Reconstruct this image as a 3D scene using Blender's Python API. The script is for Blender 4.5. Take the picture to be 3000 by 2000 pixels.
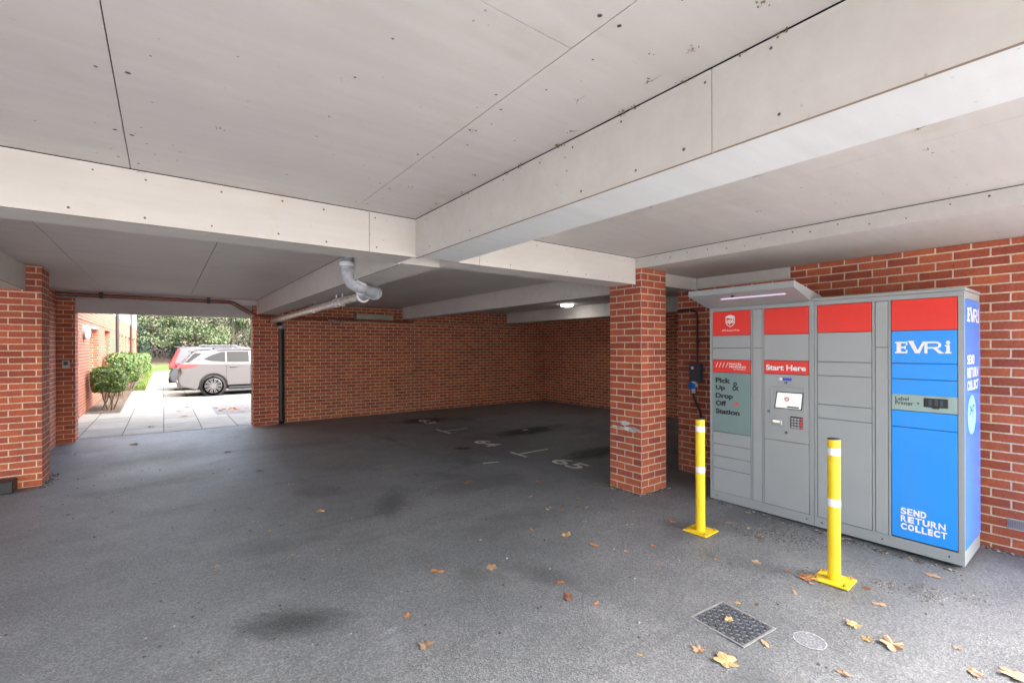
import bpy, bmesh, math, random
from mathutils import Vector, Matrix, noise as mnoise
random.seed(7)
R = math.radians
for o in list(bpy.data.objects): bpy.data.objects.remove(o)
SC = bpy.context.scene
COL = SC.collection

# ------------------------------------------------------------------ camera, sky, sun, exposure
YAW, ROLL, EYE = 0.64457, -0.00275, 1.60
cam_d = bpy.data.cameras.new("camera"); cam = bpy.data.objects.new("camera", cam_d); COL.objects.link(cam)
fw = Vector((math.sin(YAW), math.cos(YAW), 0)); rt = Vector((math.cos(YAW), -math.sin(YAW), 0)); up = Vector((0, 0, 1))
m = Matrix((rt, up, -fw)).transposed().to_4x4() @ Matrix.Rotation(ROLL, 4, 'Z')
m.translation = Vector((0, 0, EYE)); cam.matrix_world = m
cam_d.sensor_width = 36; cam_d.lens = 1358.4 / 3000 * 36; cam_d.shift_y = 16.6 / 3000
cam_d.clip_start = 0.05; cam_d.clip_end = 2000
SC.camera = cam

SUN_EL, SUN_AZ = R(42), R(140)       # azimuth clockwise from +Y (behind the camera, to the right)
w = bpy.data.worlds.new("World"); SC.world = w; w.use_nodes = True
wn = w.node_tree.nodes; wl = w.node_tree.links; wn.clear()
sky = wn.new("ShaderNodeTexSky"); sky.sky_type = 'NISHITA'; sky.sun_disc = False
sky.sun_elevation = SUN_EL; sky.sun_rotation = SUN_AZ; sky.air_density = 1.0; sky.dust_density = 4.0; sky.ozone_density = 1.0
hs = wn.new("ShaderNodeHueSaturation"); hs.inputs['Saturation'].default_value = 0.62   # an overcast sky
bg = wn.new("ShaderNodeBackground"); bg.inputs['Strength'].default_value = 0.15
wo = wn.new("ShaderNodeOutputWorld")
wl.new(sky.outputs[0], hs.inputs['Color']); wl.new(hs.outputs[0], bg.inputs['Color']); wl.new(bg.outputs[0], wo.inputs[0])
sun_d = bpy.data.lights.new("sun", 'SUN'); sun_d.energy = 1.0; sun_d.angle = R(60); sun_d.color = (1, 0.98, 0.95)
sun = bpy.data.objects.new("sun", sun_d); COL.objects.link(sun)
sd = Vector((math.sin(SUN_AZ) * math.cos(SUN_EL), math.cos(SUN_AZ) * math.cos(SUN_EL), math.sin(SUN_EL)))
sun.rotation_euler = sd.to_track_quat('Z', 'Y').to_euler()
SC.view_settings.view_transform = 'Standard'; SC.view_settings.look = 'None'
SC.view_settings.gamma = 1; SC.view_settings.use_curve_mapping = False
SC.view_settings.exposure = 3.15
cy_ = SC.cycles
cy_.max_bounces = 12; cy_.diffuse_bounces = 8; cy_.glossy_bounces = 4; cy_.transparent_max_bounces = 12
cy_.use_denoising = True
try: cy_.denoiser = 'OPENIMAGEDENOISE'
except Exception: pass
cy_.sample_clamp_indirect = 6

# ------------------------------------------------------------------ materials
def nmat(name):
    m = bpy.data.materials.new(name); m.use_nodes = True
    nt = m.node_tree; b = nt.nodes["Principled BSDF"]
    return m, nt, b
def N(nt, t, **kw):
    n = nt.nodes.new(t)
    for k, v in kw.items():
        if k in n.inputs: n.inputs[k].default_value = v
        else: setattr(n, k, v)
    return n
def ramp(nt, fac, stops):
    r = nt.nodes.new("ShaderNodeValToRGB"); e = r.color_ramp.elements
    while len(e) < len(stops): e.new(0.5)
    for i, (p, c) in enumerate(stops):
        e[i].position = p; e[i].color = (c, c, c, 1) if isinstance(c, (int, float)) else (*c, 1)
    nt.links.new(fac, r.inputs[0]); return r.outputs[0]
def mixc(nt, fac, a, b, mode='MIX'):
    n = nt.nodes.new("ShaderNodeMix"); n.data_type = 'RGBA'; n.blend_type = mode
    for s, v in ((n.inputs[0], fac), (n.inputs[6], a), (n.inputs[7], b)):
        if isinstance(v, (int, float)): s.default_value = v
        elif isinstance(v, tuple): s.default_value = (*v, 1)
        else: nt.links.new(v, s)
    return n.outputs[2]
def uvco(nt, scale=(1, 1, 1), loc=(0, 0, 0), rot=0):
    t = nt.nodes.new("ShaderNodeTexCoord"); mp = nt.nodes.new("ShaderNodeMapping")
    mp.inputs['Scale'].default_value = scale; mp.inputs['Location'].default_value = loc; mp.inputs['Rotation'].default_value = (0, 0, rot)
    nt.links.new(t.outputs['UV'], mp.inputs[0]); return mp.outputs[0]
def objco(nt, scale=(1, 1, 1)):
    g = nt.nodes.new("ShaderNodeTexCoord"); mp = nt.nodes.new("ShaderNodeMapping"); mp.inputs['Scale'].default_value = scale
    nt.links.new(g.outputs['Object'], mp.inputs[0]); return mp.outputs[0]
def noise(nt, co, scale, detail=4, rough=.55):
    n = N(nt, "ShaderNodeTexNoise", Scale=scale, Detail=detail, Roughness=rough); nt.links.new(co, n.inputs['Vector']); return n.outputs['Fac']
def bump(nt, b, h, strength, dist):
    n = N(nt, "ShaderNodeBump", Strength=strength, Distance=dist); nt.links.new(h, n.inputs['Height']); nt.links.new(n.outputs[0], b.inputs['Normal']); return n
def mathn(nt, op, a, b=0.0):
    n = nt.nodes.new("ShaderNodeMath"); n.operation = op
    for s, v in ((n.inputs[0], a), (n.inputs[1], b)):
        if isinstance(v, (int, float)): s.default_value = v
        else: nt.links.new(v, s)
    return n.outputs[0]

def plain(name, col, rough=.5, metal=0, var=.08, nscale=6, bumpy=0, spec=.5, coat=0):
    m, nt, b = nmat(name); co = objco(nt)
    f = noise(nt, co, nscale, 5)
    lo = tuple(c * (1 - var) for c in col); hi = tuple(min(1, c * (1 + var)) for c in col)
    c = ramp(nt, f, [(.3, lo), (.7, hi)])
    nt.links.new(c, b.inputs['Base Color'])
    rr = ramp(nt, noise(nt, co, nscale * 2.3, 4), [(.3, max(0, rough - .5 * var)), (.7, min(1, rough + .5 * var))]); nt.links.new(rr, b.inputs['Roughness'])
    b.inputs['Metallic'].default_value = metal; b.inputs['Specular IOR Level'].default_value = spec
    b.inputs['Coat Weight'].default_value = coat
    if bumpy: bump(nt, b, noise(nt, co, nscale * 14, 3), .3, bumpy)
    return m

def brick_mat(name, c1=(.44, .116, .055), c2=(.27, .062, .038), mortar=(.60, .49, .38), loc=(0, 0, 0), dark=1.0):
    m, nt, b = nmat(name); co = uvco(nt, loc=loc)
    wob = N(nt, "ShaderNodeTexNoise", Scale=9.0, Detail=2.0); nt.links.new(co, wob.inputs['Vector'])
    add = nt.nodes.new("ShaderNodeVectorMath"); add.operation = 'MULTIPLY_ADD'
    sub = nt.nodes.new("ShaderNodeVectorMath"); sub.operation = 'SUBTRACT'; sub.inputs[1].default_value = (.5, .5, .5)
    nt.links.new(wob.outputs['Color'], sub.inputs[0]); nt.links.new(sub.outputs[0], add.inputs[0]); add.inputs[1].default_value = (.007, .007, 0); nt.links.new(co, add.inputs[2])
    br = nt.nodes.new("ShaderNodeTexBrick"); br.offset = .5; br.squash = 1
    nt.links.new(add.outputs[0], br.inputs['Vector'])
    for k, v in dict(Scale=1, **{'Mortar Size': .0062, 'Mortar Smooth': .25, 'Bias': -.1, 'Brick Width': .225, 'Row Height': .075}).items(): br.inputs[k].default_value = v
    br.inputs['Color1'].default_value = (*[c * dark for c in c1], 1); br.inputs['Color2'].default_value = (*[c * dark for c in c2], 1); br.inputs['Mortar'].default_value = (*[c * dark for c in mortar], 1)
    oc = objco(nt)
    fine = noise(nt, oc, 55, 5, .65); big = noise(nt, oc, 1.1, 3); mid = noise(nt, oc, 7, 4, .6)
    c = mixc(nt, 1, br.outputs['Color'], ramp(nt, fine, [(.25, .72), (.75, 1.22)]), 'MULTIPLY')
    c = mixc(nt, 1, c, ramp(nt, mid, [(.3, (.88, .82, .85)), (.7, (1.1, 1.1, 1.05))]), 'MULTIPLY')
    c = mixc(nt, 1, c, ramp(nt, big, [(.3, (.90, .92, .97)), (.7, (1.08, 1.04, 1.0))]), 'MULTIPLY')
    bl = noise(nt, oc, 3.2, 5, .7)
    bloom = ramp(nt, bl, [(.62, 0.0), (.80, .30)])
    c = mixc(nt, bloom, c, (.48 * dark, .40 * dark, .34 * dark))
    nt.links.new(c, b.inputs['Base Color']); b.inputs['Roughness'].default_value = .82; b.inputs['Specular IOR Level'].default_value = .35
    h = mathn(nt, 'ADD', mathn(nt, 'MULTIPLY', br.outputs['Fac'], -1.0), mathn(nt, 'MULTIPLY', fine, .35))
    bump(nt, b, h, .55, .006)
    return m

def board_mat(name, col=(.60, .575, .555), dirt=.5):
    m, nt, b = nmat(name); oc = objco(nt)
    c = ramp(nt, noise(nt, oc, .8, 4), [(.3, tuple(x * .93 for x in col)), (.7, tuple(min(1, x * 1.05) for x in col))])
    streak = noise(nt, objco(nt, (1.2, 9, 9)), 1.4, 5, .6)
    c = mixc(nt, 1, c, ramp(nt, streak, [(.3, (.95, .94, .93)), (.7, (1.03, 1.03, 1.03))]), 'MULTIPLY')
    # ochre stains
    st = noise(nt, oc, 2.4, 6, .65)
    c = mixc(nt, ramp(nt, st, [(.58, 0.0), (.76, .38 * dirt)]), c, (.45, .36, .26))
    # fly specks and old cobweb dots: scattered small dots, patchy
    vo = N(nt, "ShaderNodeTexVoronoi", Scale=17.0, Randomness=1.0); nt.links.new(oc, vo.inputs['Vector'])
    patch = ramp(nt, noise(nt, oc, 1.6, 3), [(.50, 0.0), (.62, 1.0)])
    dot = ramp(nt, vo.outputs['Distance'], [(.05, 1.0), (.10, 0.0)])
    c = mixc(nt, mathn(nt, 'MULTIPLY', mathn(nt, 'MULTIPLY', dot, patch), .85 * dirt), c, (.10, .075, .05))
    sc = noise(nt, objco(nt, (3, 22, 14)), 2.2, 5, .7)
    c = mixc(nt, ramp(nt, sc, [(.67, 0.0), (.74, .35 * dirt)]), c, (.30, .25, .21))
    nt.links.new(c, b.inputs['Base Color']); b.inputs['Roughness'].default_value = .62; b.inputs['Specular IOR Level'].default_value = .35
    bump(nt, b, noise(nt, oc, 60, 4), .12, .002)
    return m

def asphalt_mat():
    m, nt, b = nmat("asphalt"); oc = objco(nt)
    g1 = N(nt, "ShaderNodeTexVoronoi", Scale=125.0); nt.links.new(oc, g1.inputs['Vector'])
    cell = nt.nodes.new("ShaderNodeSeparateColor"); nt.links.new(g1.outputs['Color'], cell.inputs[0])
    grain = noise(nt, oc, 160, 3, .7)
    big = noise(nt, oc, .55, 4, .55); mid = noise(nt, oc, 2.6, 5, .6)
    c = ramp(nt, cell.outputs[0], [(0, (.115, .120, .127)), (.5, (.172, .179, .188)), (.86, (.215, .222, .231)), (1, (.265, .272, .28))])
    c = mixc(nt, 1, c, ramp(nt, grain, [(.3, .84), (.7, 1.14)]), 'MULTIPLY')
    c = mixc(nt, 1, c, ramp(nt, big, [(.32, (.80, .82, .84)), (.66, (1.14, 1.13, 1.12))]), 'MULTIPLY')
    c = mixc(nt, 1, c, ramp(nt, mid, [(.3, .86), (.7, 1.12)]), 'MULTIPLY')
    # oily dark patches
    oil = noise(nt, objco(nt, (1, .55, 1)), 1.05, 5, .55)
    oilf = ramp(nt, oil, [(.60, 0.0), (.70, .55)])
    c = mixc(nt, oilf, c, (.04, .04, .042))
    damp = noise(nt, objco(nt, (.8, 1.1, 1)), .62, 6, .60)
    c = mixc(nt, ramp(nt, damp, [(.54, 0.0), (.62, .40)]), c, (.062, .066, .074))
    # tyre scrubbing, streaks running into the bays
    ty = noise(nt, objco(nt, (.35, 4.0, 1)), .9, 5, .6)
    c = mixc(nt, ramp(nt, ty, [(.60, 0.0), (.74, .40)]), c, (.05, .05, .052))
    # dusty worn patches
    du = noise(nt, oc, 1.7, 7, .7)
    c = mixc(nt, ramp(nt, du, [(.58, 0.0), (.72, .35)]), c, (.27, .265, .25))
    # pale lichen spots / gum
    v2 = N(nt, "ShaderNodeTexVoronoi", Scale=3.4); nt.links.new(oc, v2.inputs['Vector'])
    gum = ramp(nt, v2.outputs['Distance'], [(.030, .55), (.050, 0.0)])
    c = mixc(nt, mathn(nt, 'MULTIPLY', gum, ramp(nt, mid, [(.45, 0.0), (.55, 1.0)])), c, (.26, .25, .23))
    nt.links.new(c, b.inputs['Base Color'])
    rg = ramp(nt, big, [(.30, .40), (.65, .62)]); nt.links.new(rg, b.inputs['Roughness'])
    b.inputs['Specular IOR Level'].default_value = .5
    h = mathn(nt, 'ADD', mathn(nt, 'MULTIPLY', g1.outputs['Distance'], .8), mathn(nt, 'MULTIPLY', grain, .6))
    bump(nt, b, h, .55, .006)
    return m

def slab_mat(name, wdt, hgt, c1, c2, mortar, rot=0, gap=.006):
    m, nt, b = nmat(name); co = uvco(nt, rot=rot, loc=(.0, .0, 0))
    br = nt.nodes.new("ShaderNodeTexBrick"); br.offset = .5
    nt.links.new(co, br.inputs['Vector'])
    for k, v in dict(Scale=1, **{'Mortar Size': gap, 'Mortar Smooth': .2, 'Bias': 0, 'Brick Width': wdt, 'Row Height': hgt}).items(): br.inputs[k].default_value = v
    br.inputs['Color1'].default_value = (*c1, 1); br.inputs['Color2'].default_value = (*c2, 1); br.inputs['Mortar'].default_value = (*mortar, 1)
    oc = objco(nt)
    c = mixc(nt, 1, br.outputs['Color'], ramp(nt, noise(nt, oc, 3, 6, .65), [(.3, .82), (.7, 1.1)]), 'MULTIPLY')
    c = mixc(nt, ramp(nt, noise(nt, oc, 1.2, 5, .7), [(.58, 0.0), (.75, .4)]), c, (.22, .21, .13))
    nt.links.new(c, b.inputs['Base Color']); b.inputs['Roughness'].default_value = .75
    bump(nt, b, mathn(nt, 'MULTIPLY', br.outputs['Fac'], -1.0), .5, .006)
    return m

def worn_paint(name, col, lo=.42, hi=.56, sc=38):
    m, nt, b = nmat(name); oc = objco(nt)
    f = noise(nt, oc, sc, 6, .75); al = ramp(nt, f, [(lo, 0.0), (hi, 1.0)])
    c = ramp(nt, noise(nt, oc, 9, 4), [(.3, tuple(x * .8 for x in col)), (.7, col)])
    nt.links.new(c, b.inputs['Base Color']); nt.links.new(al, b.inputs['Alpha']); b.inputs['Roughness'].default_value = .7
    return m

def leaf_mat(name, cols, trans=.25, rough=.55, nscale=2.5):
    m, nt, b = nmat(name); oc = objco(nt)
    gi = nt.nodes.new("ShaderNodeNewGeometry")
    f = mathn(nt, 'ADD', mathn(nt, 'MULTIPLY', gi.outputs['Random Per Island'], .6), mathn(nt, 'MULTIPLY', noise(nt, oc, nscale, 3), .4))
    stops = [(.15 + .7 * i / (len(cols) - 1), c) for i, c in enumerate(cols)]
    c = ramp(nt, f, stops); nt.links.new(c, b.inputs['Base Color']); b.inputs['Roughness'].default_value = rough
    if trans:
        tr = nt.nodes.new("ShaderNodeBsdfTranslucent"); nt.links.new(c, tr.inputs[0]); mx = nt.nodes.new("ShaderNodeMixShader"); mx.inputs[0].default_value = trans
        out = nt.nodes["Material Output"]; nt.links.new(b.outputs[0], mx.inputs[1]); nt.links.new(tr.outputs[0], mx.inputs[2]); nt.links.new(mx.outputs[0], out.inputs[0])
    return m
def emit(name, col, s):
    m, nt, b = nmat(name); b.inputs['Base Color'].default_value = (*[x * .06 for x in col], 1); b.inputs['Emission Color'].default_value = (*col, 1); b.inputs['Emission Strength'].default_value = s; return m

BRICK = brick_mat("brick"); BRICKF = brick_mat("facade_brick", c1=(.34, .095, .05), c2=(.25, .065, .036), mortar=(.45, .37, .29))
BRICK_REAR = brick_mat("lightened_rear_brick", c1=(.48, .138, .058), c2=(.30, .072, .038), mortar=(.70, .58, .43))  # brick colour raised for the rear walls, standing in for missing light
BOARD = board_mat("painted_board", (.565, .533, .508), 1.0); BEAMB = board_mat("beam_board", (.535, .505, .472), 1.2); UNDERB = board_mat('pale_underside_board', (.66, .665, .67), .4); LIP = plain("raw_board_edge", (.23, .17, .12), .85)  # paler board tone for the large beam's underside
SCREW = plain("rusty_screw", (.085, .070, .060), .6); VOID = plain("dark_gap", (.012, .011, .010), .9)
ASPH = asphalt_mat()
GREY = plain("grey_powder_coat", (.335, .35, .352), .36, var=.03, nscale=3, spec=.5)
GREYD = plain("grey_powder_coat_frame", (.31, .325, .327), .38, var=.03, nscale=3)
RED = plain("red_vinyl", (.74, .030, .016), .32, var=.012, nscale=3)
BLUE = plain("blue_vinyl", (.02, .29, .86), .24, var=.012, nscale=3); BLUES = plain("blue_side_vinyl", (.06, .27, .86), .10, var=.02, spec=.3, nscale=3)
TEAL = plain("grey_green_vinyl", (.185, .265, .262), .35, var=.012, nscale=3); TEALP = plain("pale_green_vinyl", (.30, .40, .37), .35, var=.012)
WHITE = plain("white_vinyl", (.80, .80, .80), .4, var=.02); INK = plain("dark_vinyl", (.016, .022, .026), .4, var=.05)
ORED = plain("red_mark", (.80, .07, .03), .4, var=.02)
YEL, nt_, b_ = nmat("yellow_paint"); oc_ = objco(nt_)
c_ = ramp(nt_, noise(nt_, oc_, 7, 4), [(.3, (.80, .53, .012)), (.7, (.90, .62, .020))])
c_ = mixc(nt_, ramp(nt_, noise(nt_, objco(nt_, (30, 30, 5)), 1.0, 6, .7), [(.56, 0.0), (.70, .55)]), c_, (.30, .22, .05))
c_ = mixc(nt_, ramp(nt_, noise(nt_, oc_, 26, 6, .75), [(.61, 0.0), (.67, .75)]), c_, (.22, .19, .14))
nt_.links.new(c_, b_.inputs['Base Color']); b_.inputs['Roughness'].default_value = .38; bump(nt_, b_, noise(nt_, oc_, 90, 3), .15, .001); REFL = plain("white_reflective_tape", (.78, .80, .84), .25, var=.05)
BLACKP = plain("black_plastic", (.018, .018, .019), .45, var=.15); DARKG = plain("dark_grey_plastic", (.055, .062, .085), .5, var=.1)
PLUGB = plain("blue_plug", (.01, .16, .60), .35); STEEL = plain("steel", (.42, .42, .42), .38, metal=.9, var=.15, nscale=20)
PVC = plain("grey_pvc", (.26, .28, .32), .42, var=.12, nscale=12, bumpy=.002); LAG = plain("bare_metal_pipe", (.58, .56, .53), .32, metal=.35, var=.25, nscale=18)
WPVC = plain("white_seal", (.72, .72, .72), .5); COPPER = plain("red_brown_pipe", (.20, .055, .035), .5, var=.25, nscale=10)
CAST = plain("cast_iron", (.12, .13, .15), .45, metal=.6, var=.3, nscale=25)
SCREENW = emit("lit_screen", (1.0, .99, .97), .105); LED = emit("led_strip", (.86, .72, .98), .10); LAMP = emit("ceiling_lamp", (1, .98, .95), 4.0)

# ------------------------------------------------------------------ mesh helpers
class MB:
    def __init__(s): s.v = []; s.f = []; s.mi = []; s.sm = []
    def add(s, vs, fs, mi=0, smooth=False):
        b = len(s.v); s.v += [tuple(p) for p in vs]
        for f in fs: s.f.append([i + b for i in f]); s.mi.append(mi); s.sm.append(smooth)
        return s
    def box(s, x0, y0, z0, x1, y1, z1, mi=0):
        x0, x1 = min(x0, x1), max(x0, x1); y0, y1 = min(y0, y1), max(y0, y1); z0, z1 = min(z0, z1), max(z0, z1)
        vs = [(x, y, z) for x in (x0, x1) for y in (y0, y1) for z in (z0, z1)]
        return s.add(vs, [(0, 1, 3, 2), (4, 6, 7, 5), (0, 4, 5, 1), (2, 3, 7, 6), (0, 2, 6, 4), (1, 5, 7, 3)], mi)
    def bbox(s, x0, y0, z0, x1, y1, z1, bev=.003, mi=0, seg=1):
        bm = bmesh.new(); bmesh.ops.create_cube(bm, size=1)
        for v in bm.verts: v.co = Vector(((x0 + x1) / 2 + v.co.x * abs(x1 - x0), (y0 + y1) / 2 + v.co.y * abs(y1 - y0), (z0 + z1) / 2 + v.co.z * abs(z1 - z0)))
        bmesh.ops.bevel(bm, geom=bm.edges[:], offset=bev, segments=seg, affect='EDGES', profile=.5)
        return s.bm(bm, mi)
    def bm(s, bm, mi=0, smooth=False, M=None):
        bm.verts.index_update(); vs = [(M @ v.co if M else v.co)[:] for v in bm.verts]
        s.add(vs, [[v.index for v in f.verts] for f in bm.faces], mi, smooth); bm.free(); return s
    def prism(s, poly, axis, a, b, mi=0, smooth=False):       # poly of 2D points extruded along an axis from a to b
        def P(p, t): return {'x': (t, p[0], p[1]), 'y': (p[0], t, p[1]), 'z': (p[0], p[1], t)}[axis]
        n = len(poly); vs = [P(p, a) for p in poly] + [P(p, b) for p in poly]
        bm = bmesh.new(); bv = [bm.verts.new(v) for v in vs]
        bm.faces.new(bv[:n]); bm.faces.new(bv[n:][::-1])
        for i in range(n): bm.faces.new((bv[i], bv[(i + 1) % n], bv[n + (i + 1) % n], bv[n + i]))
        bmesh.ops.recalc_face_normals(bm, faces=bm.faces[:])
        return s.bm(bm, mi, smooth)
    def tube(s, pts, r, n=14, mi=0, caps=True, smooth=True):
        pts = [Vector(p) for p in pts]; rs = r if isinstance(r, (list, tuple)) else [r] * len(pts)
        ref = None; rings = []
        for i, p in enumerate(pts):
            t = (pts[min(i + 1, len(pts) - 1)] - pts[max(i - 1, 0)]).normalized()
            if ref is None: ref = Vector((0, 0, 1)) if abs(t.z) < .9 else Vector((1, 0, 0))
            u = (ref - t * ref.dot(t)).normalized(); ref = u; v = t.cross(u)
            rings.append([p + (u * math.cos(2 * math.pi * k / n) + v * math.sin(2 * math.pi * k / n)) * rs[i] for k in range(n)])
        b = [v for r_ in rings for v in r_]; fs = []
        for i in range(len(pts) - 1):
            for k in range(n): fs.append((i * n + k, i * n + (k + 1) % n, (i + 1) * n + (k + 1) % n, (i + 1) * n + k))
        s.add(b, fs, mi, smooth)
        if caps:
            s.add(rings[0], [list(range(n))[::-1]], mi); s.add(rings[-1], [list(range(n))], mi)
        return s
    def cyl(s, p, q, r, n=24, mi=0, smooth=True): return s.tube([p, q], r, n, mi, True, smooth)
    def disc(s, c, nrm, r, n=10, mi=0):
        nrm = Vector(nrm).normalized(); a = Vector((0, 0, 1)) if abs(nrm.z) < .9 else Vector((1, 0, 0)); u = nrm.cross(a).normalized(); v = nrm.cross(u)
        return s.add([Vector(c) + (u * math.cos(2 * math.pi * k / n) + v * math.sin(2 * math.pi * k / n)) * r for k in range(n)], [list(range(n))], mi)
    def build(s, name, mats, parent=None, uv=True, fix=False):
        me = bpy.data.meshes.new(name)
        root = parent
        while root is not None and root.parent is not None: root = root.parent
        off = Vector(root['_o']) if root is not None and '_o' in root else Vector((0, 0, 0))
        me.from_pydata([tuple(Vector(v) - off) for v in s.v], [], s.f)
        if not isinstance(mats, (list, tuple)): mats = [mats]
        for m_ in mats: me.materials.append(m_)
        me.polygons.foreach_set('material_index', s.mi); me.polygons.foreach_set('use_smooth', s.sm)
        me.update()
        if fix:
            bm = bmesh.new(); bm.from_mesh(me); bmesh.ops.recalc_face_normals(bm, faces=bm.faces[:]); bm.to_mesh(me); bm.free()
        if uv:
            ul = me.uv_layers.new(name="UVMap")
            for p in me.polygons:
                n = p.normal; ax = max(range(3), key=lambda i: abs(n[i]))
                for li in p.loop_indices:
                    c = Vector(s.v[me.loops[li].vertex_index])
                    ul.data[li].uv = (c.y, c.z) if ax == 0 else (c.x, c.z) if ax == 1 else (c.x, c.y)
        o = bpy.data.objects.new(name, me); COL.objects.link(o)
        if parent is not None: o.parent = parent
        return o

def tag(o, label=None, cat=None, group=None, kind=None):
    if label: o['label'] = label
    if cat: o['category'] = cat
    if group: o['group'] = group
    if kind: o['kind'] = kind
    return o
def thing(name, loc, label, cat, group=None):
    o = bpy.data.objects.new(name, None); COL.objects.link(o); o.location = loc; o['_o'] = list(loc); o.empty_display_size = .1
    return tag(o, label, cat, group)
def copy_thing(o, loc, label=None, parent=None):
    c = o.copy(); COL.objects.link(c)
    if parent is not None: c.parent = parent
    else: c.location = loc
    if label: c['label'] = label
    for ch in [x for x in bpy.data.objects if x.parent == o]: copy_thing(ch, None, None, c)
    return c

_TC = {}
def text2d(t, bold=0.0):
    k = (t, bold)
    if k in _TC: return _TC[k]
    cu = bpy.data.curves.new("txt", 'FONT'); cu.body = t; cu.size = 1; cu.offset = bold; cu.resolution_u = 6; cu.fill_mode = 'FRONT'
    ob = bpy.data.objects.new("txt", cu); COL.objects.link(ob)
    dg = bpy.context.evaluated_depsgraph_get(); me = bpy.data.meshes.new_from_object(ob.evaluated_get(dg))
    vs = [(v.co.x, v.co.y) for v in me.vertices]; fs = [list(p.vertices) for p in me.polygons]
    bpy.data.objects.remove(ob); bpy.data.curves.remove(cu); bpy.data.meshes.remove(me)
    x0 = min(v[0] for v in vs); x1 = max(v[0] for v in vs); y0 = min(v[1] for v in vs); y1 = max(v[1] for v in vs)
    vs = [((x - x0) / (x1 - x0), (y - y0) / (y1 - y0)) for x, y in vs]
    _TC[k] = (vs, fs, x1 - x0, y1 - y0); return _TC[k]
class Plane:                                                     # a place to lay writing: origin, u, v
    def __init__(s, o, u, v): s.o = Vector(o); s.u = Vector(u); s.v = Vector(v)
    def P(s, a, b): return s.o + s.u * a + s.v * b
def put_text(mb, pl, t, a0, a1, b0, b1, bold=0.0, mi=0):
    vs, fs, _, _ = text2d(t, bold)
    mb.add([pl.P(a0 + x * (a1 - a0), b0 + y * (b1 - b0)) for x, y in vs], fs, mi)
def put_poly(mb, pl, pts, mi=0):
    mb.add([pl.P(*p) for p in pts], [list(range(len(pts)))], mi)
def put_rect(mb, pl, a0, b0, a1, b1, mi=0): put_poly(mb, pl, [(a0, b0), (a1, b0), (a1, b1), (a0, b1)], mi)
def put_ring(mb, pl, c, r0, r1, n=28, mi=0, ry=1.0):
    vs = []
    for k in range(n):
        a = 2 * math.pi * k / n
        for r_ in (r0, r1): vs.append(pl.P(c[0] + math.cos(a) * r_, c[1] + math.sin(a) * r_ * ry))
    mb.add(vs, [(2 * k, 2 * k + 1, (2 * k + 3) % (2 * n), (2 * k + 2) % (2 * n)) for k in range(n)], mi)

def gz(x, y): return -0.018 * max(0, 2.7 - max(y, -2.0))         # the floor falls gently towards the street

# ------------------------------------------------------------------ ground
CEIL = 2.57
g = MB()
ys = [-400, -60, -8, -2, 2.7, 6, 12, 40, 90, 500]; xs = [-500, -60, -8, 0, 4, 8, 60, 500]
vs = [(x, y, gz(x, y)) for y in ys for x in xs]; nx = len(xs)
g.add(vs, [(j * nx + i, j * nx + i + 1, (j + 1) * nx + i + 1, (j + 1) * nx + i) for j in range(len(ys) - 1) for i in range(nx - 1)])
tag(g.build("ground", ASPH), kind='structure')
PAVE = slab_mat("paving_slabs", .9, .61, (.33, .325, .285), (.26, .255, .225), (.07, .066, .055), rot=R(90), gap=.009)
p = MB(); p.add([(-1.6, 11.12, .005), (1.02, 11.00, .005), (1.02, 40, .005), (-1.6, 40, .005)], [(0, 1, 2, 3)])
p.add([(1.024, 11.00, .005), (3.6, 10.97, .005), (3.6, 13.1, .005), (1.024, 13.1, .005)], [(0, 1, 2, 3)])
tag(p.build("footpath", PAVE), kind='structure')
ROADM = plain("pale_tarmac", (.19, .185, .18), .8, var=.15, nscale=5, bumpy=.004)
p = MB(); p.add([(1.03, 13.11, .005), (60, 13.11, .005), (60, 40, .005), (1.03, 40, .005)], [(0, 1, 2, 3)])
tag(p.build("parking_court", ROADM), kind='structure')
p = MB(); p.add([(-60, -60, -.08), (60, -60, -.08), (60, -2.2, -.08), (-60, -2.2, -.08)], [(0, 1, 2, 3)])
tag(p.build("bounce_forecourt", slab_mat("bounce_slabs", .6, .6, (.6, .58, .55), (.55, .54, .51), (.4, .38, .35))), kind='structure')  # unseen pale paving behind the camera, added to bounce daylight onto the ceiling

# ------------------------------------------------------------------ brick walls and pillars
def wall(name, label, boxes, mat=BRICK, cat='wall', kind=None, uvshift=None):
    b = MB()
    for q in boxes: b.box(*q)
    return tag(b.build(name, mat), label, cat, kind=kind)
def brick_shift(mat_name, u, v): return brick_mat(mat_name, loc=(u, v, 0))
PBR = brick_mat("pillar_brick", loc=(-4.13 + .225 * 40, 0.0, 0))
# right pillar: bond starts at its own corner, so give it its own UVs
def pillar(name, label, x0, y0, x1, y1, z0, z1, mat=BRICK):
    mb = MB(); mb.box(x0, y0, z0, x1, y1, z1); o = mb.build(name, mat); me = o.data; ul = me.uv_layers[0]
    for p_ in me.polygons:
        n = p_.normal
        for li in p_.loop_indices:
            c = me.vertices[me.loops[li].vertex_index].co
            if abs(n.x) > .5: ul.data[li].uv = (c.y - y0 - .003, c.z + .0)
            elif abs(n.y) > .5: ul.data[li].uv = (c.x - x0 + .1125 - .003, c.z)
    return tag(o, label, 'pillar')
rp = pillar("brick_pillar", "freestanding square brick pillar with a white paint scuff, left of the locker", 4.13, 3.167, 4.57, 3.607, -.05, 2.452)
sm = MB()
for (a, b, r1, r2, sd) in ((3.40, .748, .085, .030, 1), (3.30, .690, .125, .028, 2), (3.50, .695, .1, .012, 3)):
    rnd = random.Random(sd); n = 26
    sm.add([(4.128, a + math.cos(2 * math.pi * k / n) * r1 * rnd.uniform(.75, 1.1), b + math.sin(2 * math.pi * k / n) * r2 * rnd.uniform(.6, 1.15)) for k in range(n)], [list(range(n))])
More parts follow.
